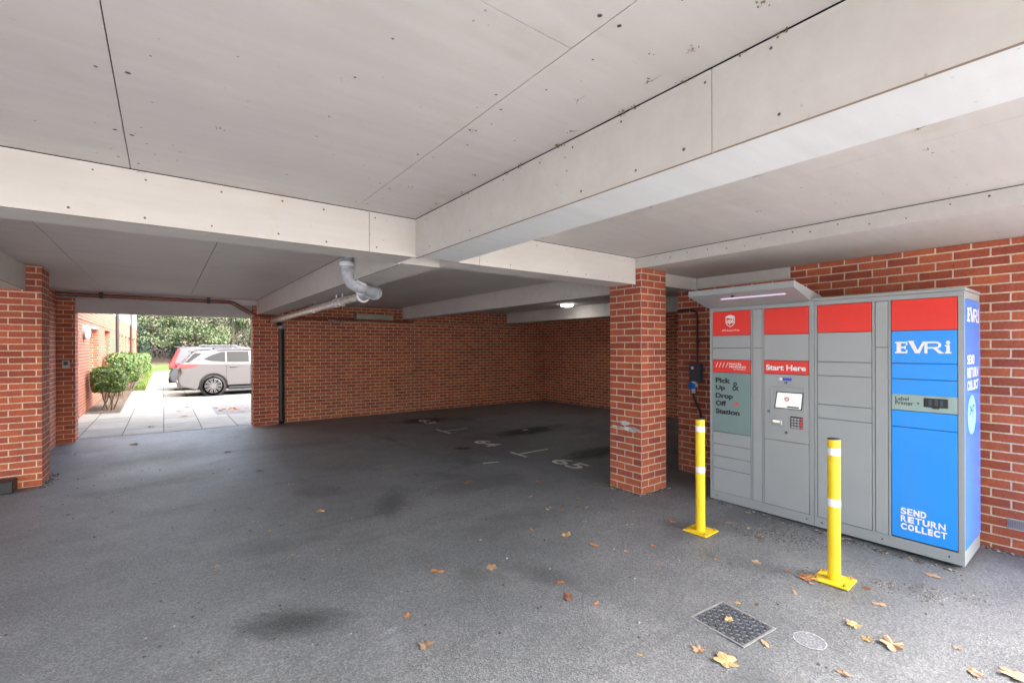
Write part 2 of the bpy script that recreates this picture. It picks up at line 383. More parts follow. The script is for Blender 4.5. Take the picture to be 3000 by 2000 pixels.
so = sm.build("paint_smear", worn_paint("white_scuff", (.58, .58, .57), .30, .55, 14), rp); so['label'] = 'chalky white paint scuff'
lp = pillar("brick_pier", "wide brick pier at the left edge, in front of the exit opening", -1.75, 7.64, -1.138, 8.085, -.01, 2.568)
wall("brick_wall", "short recessed brick wall between the left pier and the exit opening", [(-1.75, 8.087, 0, -1.43, 10.795, 2.568)])
jp = wall("brick_pier", "narrow brick pier with an intercom, left jamb of the exit opening", [(-1.75, 10.80, 0, -1.205, 11.15, 2.45)], cat='pillar')
wall("brick_pier", "brick pier right of the exit opening, beside the black downpipe", [(1.46, 10.722, 0, 1.93, 11.02, 2.4605)], cat='pillar')
bw = MB()
def back(xa, xb, ya, yb, t, z0, z1):
    bw.prism([(xa, ya), (xb, yb), (xb, yb + t), (xa, ya + t)], 'z', z0, z1)
back(1.932, 9.2, 10.925, 10.66, .40, -.02, 2.20)
back(1.932, 9.2, 11.19, 10.93, .12, 2.204, 2.568)
tag(bw.build("brick_wall", BRICK_REAR), "long back brick wall with a ledge, behind the numbered parking bays", 'wall')
wall("brick_wall", "shaded side brick wall in the far right corner of the car park", [(9.205, 3.6, -.02, 9.5, 11.2, 2.568)], mat=BRICK_REAR)
wall("brick_wall", "brick wall behind the parcel locker, with an air vent near the ground", [(5.38, -.7, -.1, 5.68, 3.54, 2.452)])
wall("brick_wall", "dark brick return wall behind the locker bay", [(5.685, 3.24, -.02, 9.2, 3.54, 2.568)], mat=BRICK_REAR)
wall("brick_wall", "brick wall at the end of the open left bays", [(-4.698, 7.66, -.1, -1.755, 7.96, 2.568)])

# ------------------------------------------------------------------ ceiling, beams
c = MB()
def boards(x0, x1, y0, y1, z, xs=(), ys={}, gap=.005):
    xs = [x0] + [x for x in xs if x0 < x < x1] + [x1]
    for i in range(len(xs) - 1):
        a, b = xs[i], xs[i + 1]
        yy = [y0] + [y for y in ys.get(i, ()) if y0 < y < y1] + [y1]
        for j in range(len(yy) - 1):
            c.box(a + (gap / 2 if i else 0), yy[j] + (gap / 2 if j else 0), z, b - (gap / 2 if i < len(xs) - 2 else 0), yy[j + 1] - (gap / 2 if j < len(yy) - 2 else 0), z + .012)
boards(-4.7, 1.524, -1.5, 3.238, CEIL, (-3.74, -2.54, -1.34, -.14, 1.0635), {4: (1.09,), 5: ()}, .004)
boards(1.903, 4.127, -1.5, 3.238, CEIL, (2.9,), {}, .002)
boards(-4.7, 1.524, 3.562, 10.75, CEIL, (-3.2, -2.0, -.80, .40), {2: (6.5, 9.3), 3: (4.75, 7.02, 9.5), 4: (6.52, 9.0)}, .006)
boards(1.903, 9.2, 3.562, 11.3, CEIL, (3.1, 5.6, 6.8), {0: (6,), 1: (7,), 2: (6,)}, .004)
c.box(-4.7, -1.5, CEIL + .04, 9.2, 11.3, CEIL + .05, 1)
# screws in the boards
rs = random.Random(3)
for x0, y0, x1, y1, dx, dy in ((-1.3, .1, 1.5, 3.2, .6, .31), (1.95, .0, 4.1, 3.2, .55, .31)):
    x = x0 + .05
    while x < x1:
        y = y0
        while y < y1:
            if rs.random() < .62: c.disc((x + rs.uniform(-.03, .03), y + rs.uniform(-.06, .06), CEIL - .0015), (0, 0, -1), rs.uniform(.0035, .0065), 8, 2)
            y += dy
        x += dx
for y in (.35, .9, 1.5, 2.1, 2.7, 3.1):
    for s in (-.035, .035): c.disc((-.14 + s + rs.uniform(-.01, .01), y + rs.uniform(-.05, .05), CEIL - .0015), (0, 0, -1), rs.uniform(.006, .010), 8, 2)
    for s in (-.04, .04): c.disc((1.0635 + s, y + rs.uniform(-.05, .05), CEIL - .0015), (0, 0, -1), rs.uniform(.005, .009), 8, 2)
tag(c.build("ceiling", [BOARD, VOID, SCREW]), kind='structure')
s_ = MB(); s_.box(-5, -1.5, CEIL + .055, 9.5, 11.3, 3.0)
wall("shading_upper_storeys", "unseen red brick upper storeys over the car park, added to shade the court outside", [(-5, -1.5, 3.002, 9.5, 11.3, 6.2)], mat=BRICK, cat='building')  # out of view, added and sized to keep daylight off the courtyard
tag(s_.build("roof", plain("concrete_slab", (.4, .39, .37), .8)), kind='structure')

BOT = 2.287
def beam(label, x0, y0, x1, y1, bot, faces, joints=(), lip=.014, end_caps=(), under=0, group='boxed ceiling beams'):
    """core soffit board plus side boards (with a raw lower lip and screw heads)"""
    b = MB(); t = .012; top = CEIL - .001
    along = 'y' if abs(y1 - y0) > abs(x1 - x0) else 'x'
    L0, L1 = (y0, y1) if along == 'y' else (x0, x1)
    cuts = [L0] + sorted(j for j in joints if L0 < j < L1) + [L1]
    rr = random.Random(hash(label) % 1000)
    def bx(a0, b0, z0, a1, b1, z1, mi=0):   # a across, b along
        if along == 'y': b.box(a0, b0, z0, a1, b1, z1, mi)
        else: b.box(b0, a0, z0, b1, a1, z1, mi)
    A0, A1 = (x0, x1) if along == 'y' else (y0, y1)
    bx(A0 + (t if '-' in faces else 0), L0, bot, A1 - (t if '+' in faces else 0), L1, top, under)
    for f in faces:
        for i in range(len(cuts) - 1):
            a, e = (A0, A0 + t - .0005) if f == '-' else (A1 - t + .0005, A1)
            g0 = cuts[i] + (.0018 if i else 0); g1 = cuts[i + 1] - (.0018 if i < len(cuts) - 2 else 0)
            bx(a, g0, bot - lip + .0015, e, g1, top - .004)
            bx(a + .0004, g0, bot - lip, e - .0002, g1, bot - lip + .0012, 1)     # raw edge
            q = g0 + .06
            while q < g1 - .03:
                for zz in (bot + .03, top - .04):
                    if rr.random() < .8:
                        n = (-1, 0, 0) if f == '-' else (1, 0, 0); cx = (A0 - .0015) if f == '-' else (A1 + .0015)
                        cc = (cx, q + rr.uniform(-.05, .05), zz + rr.uniform(-.008, .008)) if along == 'y' else (q + rr.uniform(-.05, .05), cx, zz + rr.uniform(-.008, .008))
                        nn = n if along == 'y' else (0, n[0], 0)
                        b.disc(cc, nn, rr.uniform(.0042, .0068), 8, 2)
                q += .30
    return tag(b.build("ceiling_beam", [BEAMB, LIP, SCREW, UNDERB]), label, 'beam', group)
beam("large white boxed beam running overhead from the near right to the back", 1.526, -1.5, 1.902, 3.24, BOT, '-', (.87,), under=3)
beam("white boxed beam above the grey drain pipe, running back to the exit opening", 1.526, 3.5625, 1.902, 10.72, BOT - .001, '-', (5.6, 7.2, 9.0))
beam("white boxed cross beam spanning the left half of the ceiling", -4.7, 3.24, 1.5255, 3.562, BOT + .0, '-', (-1.3, 1.17), .008)
beam("white boxed beam crossing between the large beam and the square pillar", 1.9025, 3.24, 4.129, 3.562, BOT + .0, '-', (2.1,), .008)
beam("short white beam stub between the square pillar and the locker wall", 4.572, 3.27, 5.379, 3.55, 2.31, '-', (), .004)
beam("white beam behind the square pillar, leading to the back wall", 4.62, 3.5625, 4.9, 10.55, 2.28, '-', (6.0, 8.1), .004)
beam("farthest white beam, beside the round ceiling lamp", 7.85, 3.5625, 8.15, 10.68, 2.28, '-', (7.0,), .004)
beam("white boxed beam at the left edge, ending on the wide brick pier", -1.57, -1.5, -1.27, 7.638, 2.278, '+', (2.4, 5.0), .004)
# lowered soffit box over the locker
b = MB(); SOF = 2.456
b.box(4.142, -1.5, SOF, 5.70, 3.2695, CEIL - .002); b.box(4.13, -1.5, SOF - .006, 4.1415, 3.2695, CEIL - .005)
rr = random.Random(5); q = -1.0
for y in [i * .19 - .6 for i in range(21)]: b.disc((4.1285, y + rr.uniform(-.04, .04), SOF + .055 + rr.uniform(-.03, .03)), (-1, 0, 0), rr.uniform(.005, .008), 8, 1)
for i in range(9): b.disc((rr.uniform(4.2, 5.3), rr.uniform(.3, 3), SOF - .0015), (0, 0, -1), .006, 8, 1)
tag(b.build("soffit", [board_mat("soffit_board", (.53, .50, .475), .8), SCREW]), kind='structure')
b = MB(); b.bbox(5.36, 2.18, 2.33, 5.379, 3.26, 2.452, .002)
tag(b.build("cover_board", BOARD), "pale grey cover board at the top of the wall above the locker canopy", 'board')
rr = random.Random(31); cw = MB()
def clump(p, s, k=9):
    p = Vector(p)
    for i in range(k):
        q = p + Vector((rr.gauss(0, s), rr.gauss(0, s), rr.gauss(0, s * .4))); bm = bmesh.new(); bmesh.ops.create_icosphere(bm, subdivisions=1, radius=s * rr.uniform(.12, .4))
        for v in bm.verts: v.co *= rr.uniform(.5, 1.3)
        cw.bm(bm, 0, False, Matrix.Translation(q))
    for i in range(2):
        e = p + Vector((rr.gauss(0, s * 1.5), rr.gauss(0, s * 2.5), rr.uniform(-.2, .2) * s)); cw.tube([p, (p + e) / 2 + Vector((0, 0, -.1 * s)), e], [.0008, .0006, .0004], 4, caps=False)
for y in (.34, .62, .78, .95, 1.22, 1.30, 1.62, 1.95, 2.05, 2.5, 2.9): clump((1.519, y + rr.uniform(-.05, .05), CEIL - .008), rr.uniform(.008, .020), rr.choice((6, 10, 14)))
for x, y in ((1.35, .62), (1.20, .35), (1.42, 1.05), (1.3, 1.3), (.9, .6), (1.1, 1.75), (1.45, .45), (1.38, .85), (1.28, .95), (1.46, 1.5), (1.40, 2.2), (1.2, 2.6), (1.47, 2.8), (.5, 1.2), (.2, 2.4), (3.0, .6), (2.3, 1.0), (3.4, 1.6)): clump((x, y, CEIL - .004), rr.uniform(.006, .012), rr.choice((3, 8)))
for x in (-1.0, -.72, -.1): clump((x, 3.232, CEIL - .012), .010, 6)
for y in (.4, .9, 1.4, 2.2): clump((1.897, y, BOT - .006), .006, 4)
tag(cw.build("cobwebs", plain("dusty_cobweb", (.20, .145, .095), .95, var=.4, nscale=30), uv=False), "dusty brown cobweb clumps along the ceiling and beam joints", 'cobwebs', kind='stuff')
# exit opening
b = MB(); b.box(-1.204, 10.83, 2.215, 1.459, 11.05, 2.46); b.box(-1.75, 10.752, 2.462, 1.93, 11.1, 2.568, 1)
tag(b.build("lintel", [board_mat("lintel_board", (.40, .375, .365), .6), BOARD]), "grey boarded lintel over the exit opening", 'lintel')

# ------------------------------------------------------------------ parcel locker
FX = 4.64
lk = thing("parcel_locker", (4.92, 1.695, 0), "grey, red and blue parcel locker with a screen and canopy, against the right brick wall", 'parcel locker')
cb = MB()
cb.box(4.662, .717, .02, 5.205, 2.673, 1.99, 1)
for a, e in ((2.675, 2.644), (2.246, 2.229), (2.137, 2.121), (1.728, 1.6885), (1.6855, 1.663), (1.264, 1.245), (1.158, 1.141), (.750, .715)): cb.bbox(FX, e, .0885, FX + .021, a, 1.9635, .0015)
cb.bbox(FX, 1.6885, 1.964, FX + .03, 2.675, 2.0015, .0015); cb.bbox(FX, .715, 1.964, FX + .03, 1.6855, 2.0015, .0015)
cb.bbox(FX, 1.6885, .0, FX + .03, 2.675, .088, .0015); cb.bbox(FX, .715, .0, FX + .03, 1.6855, .088, .0015)
cb.bbox(FX + .031, .716, .0, 5.205, .735, .112, .002); cb.bbox(FX + .031, .716, 1.948, 5.205, .735, 2.0015, .0015); cb.box(FX + .031, .7185, .10, 5.205, .73, 1.96)
cb.box(FX + .03, 2.655, 0, 5.205, 2.674, 2.0)
cb.box(FX + .1, .73, .0, 5.2, 2.66, .02)
for y in (2.60, 1.75, 1.63, 1.20, .80): cb.cyl((FX - .0035, y, .045), (FX + .002, y, .045), .006, 10, 1)
cabinet = cb.build("cabinet", [GREYD, BLACKP], lk)
cp = MB(); cp.bbox(FX - .004, .711, 2.004, 5.205, 1.686, 2.027, .002); cp.bbox(FX - .004, 1.6885, 2.004, 5.205, 2.678, 2.027, .002)
cp.build("lid", GREYD, lk)
for x, y in ((4.72, .80), (5.12, .80), (4.72, 2.6), (5.12, 2.6)):
    f = MB(); f.cyl((x, y, gz(x, y)), (x, y, gz(x, y) + .014), .045, 20); f.cyl((x, y, gz(x, y) + .012), (x, y, .004), .015, 12); f.build("foot", BLACKP, lk)
for y in (1.68,):
    f = MB(); f.box(4.70, .74, .001 - .03, 4.78, .95, -.001); f.build("levelling_block", BLACKP, lk)
def door(name, yl, yr, z0, z1, mat, label=None):
    d = MB(); d.bbox(FX - .003, yr + .002, z0, FX + .018, yl - .002, z1, .0022, seg=2)
    o = d.build(name, mat, lk)
    if label: o['label'] = label
    return o
C1, C2, C3, C4, F1, F2 = (2.642, 2.248), (2.119, 1.730), (1.661, 1.266), (1.139, .752), (2.227, 2.139), (1.243, 1.160)
FP = Plane((FX - .0042, 0, 0), (0, -1, 0), (0, 0, 1))            # writing on the front: u = -y, v = z
SP = Plane((0, .7112, 0), (1, 0, 0), (0, 0, 1))                  # writing on the right side
d11 = door("header_panel", *C1, 1.717, 1.960, RED, 'red header panel with a shield emblem'); 
door("locker_door", *C1, 1.588, 1.713, GREY); door("locker_door", *C1, 1.465, 1.584, GREY)
d12 = door("sign_panel", *C1, 1.335, 1.461, RED, 'red sign panel with four slashes'); d13 = door("sign_panel", *C1, .715, 1.331, TEAL, 'grey green panel reading Pick Up & Drop Off Station')
for a, b_ in ((.587, .711), (.463, .583), (.336, .459), (.0905, .332)): door("locker_door", *C1, a, b_, GREY)
door("filler_panel", *F1, 1.588, 1.961, GREY); door("filler_panel", *F1, .0905, 1.584, GREY)
door("header_panel", *C2, 1.716, 1.960, RED, 'plain red header panel'); door("locker_door", *C2, 1.469, 1.712, GREY)
d21 = door("sign_panel", *C2, 1.342, 1.465, RED, 'red sign panel reading Start Here'); kiosk = door("kiosk_panel", *C2, .717, 1.338, GREY, 'grey kiosk panel with a lit screen and keypad'); door("locker_door", *C2, .0925, .713, GREY)
door("header_panel", *C3, 1.721, 1.960, RED, 'plain red header panel')
for a, b_ in ((1.466, 1.717), (1.346, 1.462), (1.092, 1.342), (.971, 1.088), (.0925, .967)): door("locker_door", *C3, a, b_, GREY)
door("filler_panel", *F2, 1.592, 1.961, GREY); door("filler_panel", *F2, .0905, 1.588, GREY)
door("header_panel", *C4, 1.722, 1.961, RED, 'plain red header panel'); d41 = door("sign_panel", *C4, 1.468, 1.718, BLUE, 'blue sign panel with large white lettering')
for a, b_ in ((1.345, 1.464), (1.2235, 1.341), (.969, 1.094)): door("locker_door", *C4, a, b_, BLUE, 'blue locker door')
d42 = door("printer_panel", *C4, 1.098, 1.2230, TEALP, 'pale green label printer panel'); d43 = door("locker_door", *C4, .0995, .965, BLUE, 'tall blue locker door reading SEND RETURN COLLECT')
sp = MB(); sp.bbox(FX + .004, .712, .114, 5.203, .7180, 1.946, .001); side = sp.build("side_panel", BLUES, lk); side['label'] = 'glossy blue side panel with white lettering'

def lettering(parent, mat, fn, name="lettering"):
    mb = MB(); fn(mb); return mb.build(name, mat, parent)
def evri(mb, pl, a0, a1, b0, b1):
    W = a1 - a0; H = b1 - b0
    def r(x0, y0, x1, y1): put_rect(mb, pl, a0 + x0 * W, b0 + y0 * H, a0 + x1 * W, b0 + y1 * H)
    r(.00, .0, .235, .14); r(.03, .14, .115, .86); r(.00, .86, .235, 1.0); r(.115, .44, .18, .57); r(.205, .14, .235, .30); r(.205, .70, .235, .86); r(.18, .36, .205, .65)
    def pg(pts): put_poly(mb, pl, [(a0 + x * W, b0 + y * H) for x, y in pts])
    pg([(.255, 1), (.345, 1), (.425, .28), (.425, 0), (.375, 0)]); pg([(.425, 0), (.425, .28), (.515, 1), (.565, 1), (.462, 0)]); r(.245, .93 + .0701, .36, 1.0702)
    r(.545, .0, .60, .86); r(.545, .86, .74, 1.0); r(.60, .40, .74, .53)
    n = 12; vo = [(.74 + .10 * math.cos(t), .70 + .30 * math.sin(t)) for t in [-math.pi / 2 + math.pi * k / n for k in range(n + 1)]]; vi = [(.74 + .05 * math.cos(t), .695 + .165 * math.sin(t)) for t in [-math.pi / 2 + math.pi * k / n for k in range(n + 1)]]
    for k in range(n): pg([vi[k], vo[k], vo[k + 1], vi[k + 1]])
    pg([(.70, .40), (.77, .40), (.89, .0), (.80, .0)])
    r(.925, .12, .985, .70); r(.90, .0, 1.01, .12); r(.90, .58, .925, .70)
    put_ring(mb, pl, (a0 + .955 * W, b0 + .89 * H), .0001, .036 * W, 16, 0, 1.25)
def words(mb, pl, word, a0, a1, b0, b1, seed):
    rnd = random.Random(seed); n = len(word); ws = [rnd.uniform(.85, 1.2) * (.62 if ch == 'I' else 1) for ch in word]; tot = sum(ws); x = a0
    for ch, w_ in zip(word, ws):
        wd = (a1 - a0) * w_ / tot; bold = rnd.choice((.03, .06, .045)); put_text(mb, pl, ch, x + wd * .05, x + wd * .93, b0, b1, bold)
        if False: put_rect(mb, Plane(pl.o + pl.u.cross(pl.v) * .0004, pl.u, pl.v), x, b0, x + wd * .5, b0 + (b1 - b0) * .13)
        x += wd
def shield(mb):
    cx = -2.450; z0, z1 = 1.798, 1.920; w_ = .049
    def side_(s, k):
        pts = []
        for t in range(9):
            u_ = t / 8; pts.append((cx + s * w_ * k * (1 - u_ ** 2.6), 1.858 - (1.858 - (z0 + (1 - k) * .06)) * u_))
        return pts
    out_r = [(cx + w_, 1.905), (cx + w_, 1.858)] + side_(1, 1)[1:]; out_l = [(cx - w_, 1.905), (cx - w_, 1.858)] + side_(-1, 1)[1:]
    k = .86
    in_r = [(cx + w_ * k, 1.893), (cx + w_ * k, 1.858)] + side_(1, k)[1:]; in_l = [(cx - w_ * k, 1.893), (cx - w_ * k, 1.858)] + side_(-1, k)[1:]
    for o_, i_ in ((out_r, in_r), (out_l, in_l)):
        for j in range(len(o_) - 1): put_poly(mb, FP, [o_[j], o_[j + 1], i_[j + 1], i_[j]])
    top = [(cx + w_ * t, 1.905 + .016 * (1 - t * t)) for t in [i / 6 for i in range(-6, 7)]]; inn = [(cx + w_ * t, 1.884 + .012 * (1 - t) * .5 - .004 * (1 + t)) for t in [i / 6 for i in range(-6, 7)]]
    for j in range(12): put_poly(mb, FP, [inn[j], inn[j + 1], top[j + 1], top[j]])
    put_text(mb, Plane(FP.o + Vector((-.0003, 0, 0)), FP.u, FP.v), "ups", cx - .037, cx + .037, 1.822, 1.874, .03)
lettering(d11, WHITE, shield, "emblem")
lettering(d11, WHITE, lambda mb: put_text(mb, FP, "UPS Access Point", -2.538, -2.354, 1.758, 1.775, .01))
def ppfn(mb):
    for i in range(4):
        a = -2.609 + i * .036; put_poly(mb, FP, [(a, 1.385), (a + .006, 1.385), (a + .028, 1.435), (a + .022, 1.435)])
    put_text(mb, FP, "PARCEL", -2.464, -2.332, 1.412, 1.432, .02); put_text(mb, FP, "PENDING", -2.464, -2.292, 1.384, 1.404, .02); put_text(mb, FP, "by Quadient", -2.415, -2.292, 1.362, 1.377, .01)
lettering(d12, WHITE, ppfn)
def pick(mb):
    put_text(mb, FP, "Pick", -2.610, -2.447, 1.222, 1.277, .048); put_text(mb, FP, "Up", -2.610, -2.506, 1.140, 1.198, .048); put_text(mb, FP, "&", -2.430, -2.362, 1.152, 1.240, .006)
    put_text(mb, FP, "Drop", -2.610, -2.424, 1.050, 1.118, .048); put_text(mb, FP, "Off", -2.610, -2.494, .986, 1.039, .048); put_text(mb, FP, "Station", -2.610, -2.356, .902, .956, .048)
lettering(d13, INK, pick)
def arrow(mb): put_poly(mb, FP, [(-2.419, 1.042), (-2.364, 1.026), (-2.364, 1.014), (-2.400, 1.018)]); put_poly(mb, FP, [(-2.419, .998), (-2.400, 1.0179), (-2.364, 1.0139)])
lettering(d13, ORED, arrow, "arrow")
lettering(d21, WHITE, lambda mb: put_text(mb, FP, "Start Here", -2.099, -1.752, 1.374, 1.428, .035))
lettering(d41, WHITE, lambda mb: evri(mb, FP, -1.114, -.788, 1.544, 1.634))
def srcf(mb):
    words(mb, FP, "SEND", -1.083, -.925, .285, .336, 4); words(mb, FP, "RETURN", -1.083, -.815, .226, .276, 5); words(mb, FP, "COLLECT", -1.083, -.808, .166, .216, 6)
lettering(d43, WHITE, srcf)
def lpf(mb):
    put_text(mb, FP, "Label", -1.113, -1.030, 1.175, 1.203, .015); put_text(mb, FP, "Printer", -1.113, -1.003, 1.139, 1.170, .015)
    put_poly(mb, FP, [(-.985, 1.169), (-.962, 1.159), (-.976, 1.159)]); put_poly(mb, FP, [(-.976, 1.1588), (-.962, 1.1588), (-.985, 1.149)])
lettering(d42, INK, lpf)
pr = MB(); pr.bbox(FX - .010, .803, 1.136, FX, .940, 1.204, .003); pr.bbox(FX - .018, .850, 1.128, FX - .009, .890, 1.142, .002)
for y in (.83, .86, .895): pr.bbox(FX - .0125, y, 1.148, FX - .009, y + .018, 1.196, .001, 1)
pr.build("printer_slot", [BLACKP, DARKG], d42)
lettering(side, WHITE, lambda mb: evri(mb, SP, 4.712, 5.135, 1.780, 1.882))
def sidef(mb):
    words(mb, SP, "SEND", 4.708, 4.975, 1.462, 1.532, 4); words(mb, SP, "RETURN", 4.708, 5.12, 1.362, 1.438, 5); words(mb, SP, "COLLECT", 4.708, 5.12, 1.268, 1.342, 6)
lettering(side, WHITE, sidef)
ov = MB(); put_ring(ov, SP, (4.87, 1.083), .0002, .148, 40); ov.build("round_badge", plain("pale_cyan_vinyl", (.33, .68, .88), .3), side)
SP2 = Plane(SP.o + Vector((0, -.0005, 0)), SP.u, SP.v)
lettering(side, BLUE, lambda mb: (put_text(mb, SP2, "24/7", 4.775, 4.965, 1.085, 1.155, .03)))
# kiosk details
k = MB(); y0, y1, z0, z1 = 1.768, 2.052, 1.003, 1.216
k.add([(FX - .0045, y1, z1), (FX - .0045, y0, z1), (FX - .0045, y0, z0), (FX - .0045, y1, z0), (FX - .0040, y1 - .028, z1 - .034), (FX - .0040, y0 + .006, z1 - .034), (FX - .0040, y0 + .022, z0 + .012), (FX - .0040, y1 - .028, z0 + .012)], [(0, 1, 5, 4), (1, 2, 6, 5), (2, 3, 7, 6), (3, 0, 4, 7), (4, 5, 6, 7)])
k.bbox(FX - .010, y0 - .004, z1, FX - .002, y1 + .004, z1 + .006, .001); k.bbox(FX - .010, y1, z0, FX - .002, y1 + .005, z1, .001); k.bbox(FX - .008, y0 - .005, z0, FX - .002, y0, z1, .001); k.bbox(FX - .008, y0 - .004, z0 - .006, FX - .002, y1 + .004, z0, .001)
k.build("screen_surround", GREY, kiosk)
k = MB(); k.prism([(-2.024, 1.018), (-1.786, 1.018), (-1.770, 1.176), (-2.002, 1.176)], 'x', FX - .0065, FX - .0047); 
k.v = [(x, -y, z) for x, y, z in k.v]; sc = k.build("screen", INK, kiosk, fix=True)
k = MB(); put_poly(k, Plane((FX - .0069, 0, 0), (0, -1, 0), (0, 0, 1)), [(-2.014, 1.026), (-1.794, 1.026), (-1.780, 1.168), (-1.994, 1.168)]); k.build("display", SCREENW, kiosk)
SCP = Plane((FX - .0073, 0, 0), (0, -1, 0), (0, 0, 1))
k = MB(); put_ring(k, SCP, (-1.913, 1.110), .010, .020, 24); k.build("screen_symbol", ORED, kiosk)
k = MB(); put_rect(k, SCP, -1.910, 1.032, -1.81, 1.045); k.build("screen_caption", INK, kiosk)
k = MB(); k.bbox(FX - .012, 1.775, .846, FX - .002, 1.882, .955, .004); kp = k.build("keypad", DARKG, kiosk)
k = MB(); 
for i in range(4):
    for j in range(4):
        yy = 1.872 - i * .025; zz = .943 - j * .025; k.bbox(FX - .016, yy - .018, zz - .017, FX - .011, yy, zz, .002, {3: 1}.get(i, 0) if j < 3 else (1 if i == 3 else 0))
k.build("keys", [STEEL, ORED], kp)
k = MB(); k.bbox(FX - .010, 1.958, .858, FX - .002, 2.046, .912, .004); scn = k.build("scanner", STEEL, kiosk)
k = MB(); put_rect(k, Plane((FX - .0105, 0, 0), (0, -1, 0), (0, 0, 1)), -2.036, .884, -1.975, .904); k.build("scanner_window", emit("warm_scanner", (1, .86, .6), .15), scn)
k = MB(); put_rect(k, FP, -1.950, 1.282, -1.872, 1.306); put_rect(k, FP, -1.978, 1.283, -1.951, 1.306, 1); k.build("sticker", [plain("royal_blue", (.02, .05, .62), .4), WHITE], kiosk)
for y, z in ((1.921, 1.262), (1.920, .797), (2.075, .981)):
    k = MB(); k.cyl((FX - .009, y, z), (FX - .002, y, z), .0115, 18); k.cyl((FX - .011, y, z), (FX - .009, y, z), .005, 10, 1); k.build("lock", [BLACKP, STEEL], kiosk)
# canopy
cn = MB()
prof = [(4.292, 2.106), (4.292, 2.160), (4.30, 2.162), (5.02, 2.040), (5.02, 2.030), (4.634, 2.030), (4.634, 2.008)]
cn.prism(prof, 'y', 1.712, 2.704)
canopy = cn.build("canopy", GREYD, lk, fix=True)
cn = MB()
def under(x): return 2.106 + (x - 4.292) / (4.634 - 4.292) * (2.008 - 2.106)
cn.add([(4.40, 2.43, under(4.40) - .003), (4.40, 1.83, under(4.40) - .003), (4.435, 1.83, under(4.435) - .003), (4.435, 2.43, under(4.435) - .003)], [(0, 1, 2, 3)])
cn.build("light_strip", LED, canopy)
cn = MB(); cn.cyl((4.36, 2.28, under(4.36) - .014), (4.36, 2.28, under(4.36)), .016, 16); cn.build("camera_dome", BLACKP, canopy)

# ------------------------------------------------------------------ bollards
def bolt(mb, x, y, z): mb.cyl((x, y, z), (x, y, z + .011), .011, 6, smooth=False); mb.cyl((x, y, z + .011), (x, y, z + .022), .005, 8)
bo = thing("bollard", (0, 0, 0), "yellow steel bollard nearer the camera, in front of the blue locker door", 'bollard', 'yellow bollards guarding the locker')
q = MB(); q.cyl((0, 0, .011), (0, 0, .976), .0390, 32); q.build("post", YEL, bo)
q = MB(); q.tube([(0, 0, .976), (0, 0, .981), (0, 0, .984)], [.0396, .0396, .034], 32); q.build("cap", plain("dark_cap", (.035, .037, .045), .5), bo)
for za, zb in ((.868, .918), (.515, .567)):
    q = MB(); q.tube([(0, 0, za), (0, 0, zb)], .0397, 32, caps=False)
    q.build("reflective_band", REFL, bo)
q = MB(); q.bbox(-.108, -.108, 0, .108, .108, .011, .003); bp = q.build("base_plate", YEL, bo)
for sx in (-1, 1):
    for sy in (-1, 1):
        q = MB(); bolt(q, sx * .082, sy * .082, .011); q.build("bolt", plain("brass_bolt", (.45, .30, .08), .4, metal=.6) if not bpy.data.materials.get("brass_bolt") else bpy.data.materials["brass_bolt"], bp)
bo.location = (3.726, 1.235, gz(0, 1.235)); bo.rotation_euler = (R(-.3), R(1.5), R(4))
b2 = copy_thing(bo, (3.745, 2.25, gz(0, 2.25)), "yellow steel bollard farther from the camera, beside the locker's left end and the brick wall"); b2.rotation_euler = (0, R(-.1), R(2))

# ------------------------------------------------------------------ electrical box, conduit and cable on the wall end
WX = 5.38
eb = thing("socket_box", (WX, 3.25, 1.15), "grey electrical socket box with a blue plug, on the brick wall left of the locker", 'socket box')
q = MB(); q.bbox(WX - .085, 3.186, 1.155, WX - .001, 3.335, 1.385, .012, seg=3); body = q.build("housing", DARKG, eb)
q = MB(); q.disc((WX - .0865, 3.285, 1.335), (-1, 0, 0), .020, 20); q.build("round_label", WHITE, eb)
q = MB(); q.cyl((WX - .075, 3.265, 1.155), (WX - .105, 3.268, 1.085), .036, 20, 0); q.cyl((WX - .150, 3.285, 1.118), (WX - .085, 3.255, 1.105), .040, 22, 1); q.cyl((WX - .10, 3.262, 1.095), (WX - .112, 3.255, 1.02), .022, 16, 0); q.bbox(WX - .12, 3.205, 1.10, WX - .08, 3.232, 1.14, .005)
q.build("plug", [plain("pale_plug", (.55, .6, .66), .4), PLUGB], eb)
cab = MB(); cab.tube([(WX - .112, 3.255, 1.03), (WX - .116, 3.25, .99), (WX - .11, 3.235, .93), (WX - .09, 3.21, .86), (WX - .06, 3.19, .76), (WX - .04, 3.185, .6), (WX - .03, 3.185, .3), (WX - .03, 3.185, .02)], .013, 12)
tag(cab.build("cable", BLACKP), "black flexible cable hanging from the blue plug behind the bollard", 'cable')
cd = MB(); pts = [(WX - .02, 3.53, 2.068), (WX - .02, 3.34, 2.066)] + [(WX - .02, 3.34 - .085 * math.sin(t), 2.066 - .085 * (1 - math.cos(t))) for t in [math.pi / 2 * i / 8 for i in range(1, 9)]] + [(WX - .02, 3.255, 1.38)]
cd.tube(pts, .012, 12)
for z in (1.9, 1.65): cd.bbox(WX - .02, 3.225, z, WX - .002, 3.285, z + .02, .002)
tag(cd.build("conduit", BLACKP), "thin black conduit running down to the grey socket box", 'conduit')
av = thing("air_vent", (WX, .535, .19), "small louvred air vent low on the right brick wall", 'air vent')
q = MB(); q.bbox(WX - .008, .42, .150, WX - .001, .585, .232, .002); fr = q.build("frame", plain("vent_grey", (.34, .31, .33), .6), av)
q = MB()
for i in range(16): q.box(WX - .0105, .43 + i * .0095, .160, WX - .0085, .4355 + i * .0095, .222)
q.build("louvres", plain("vent_slats", (.16, .14, .15), .7), av)

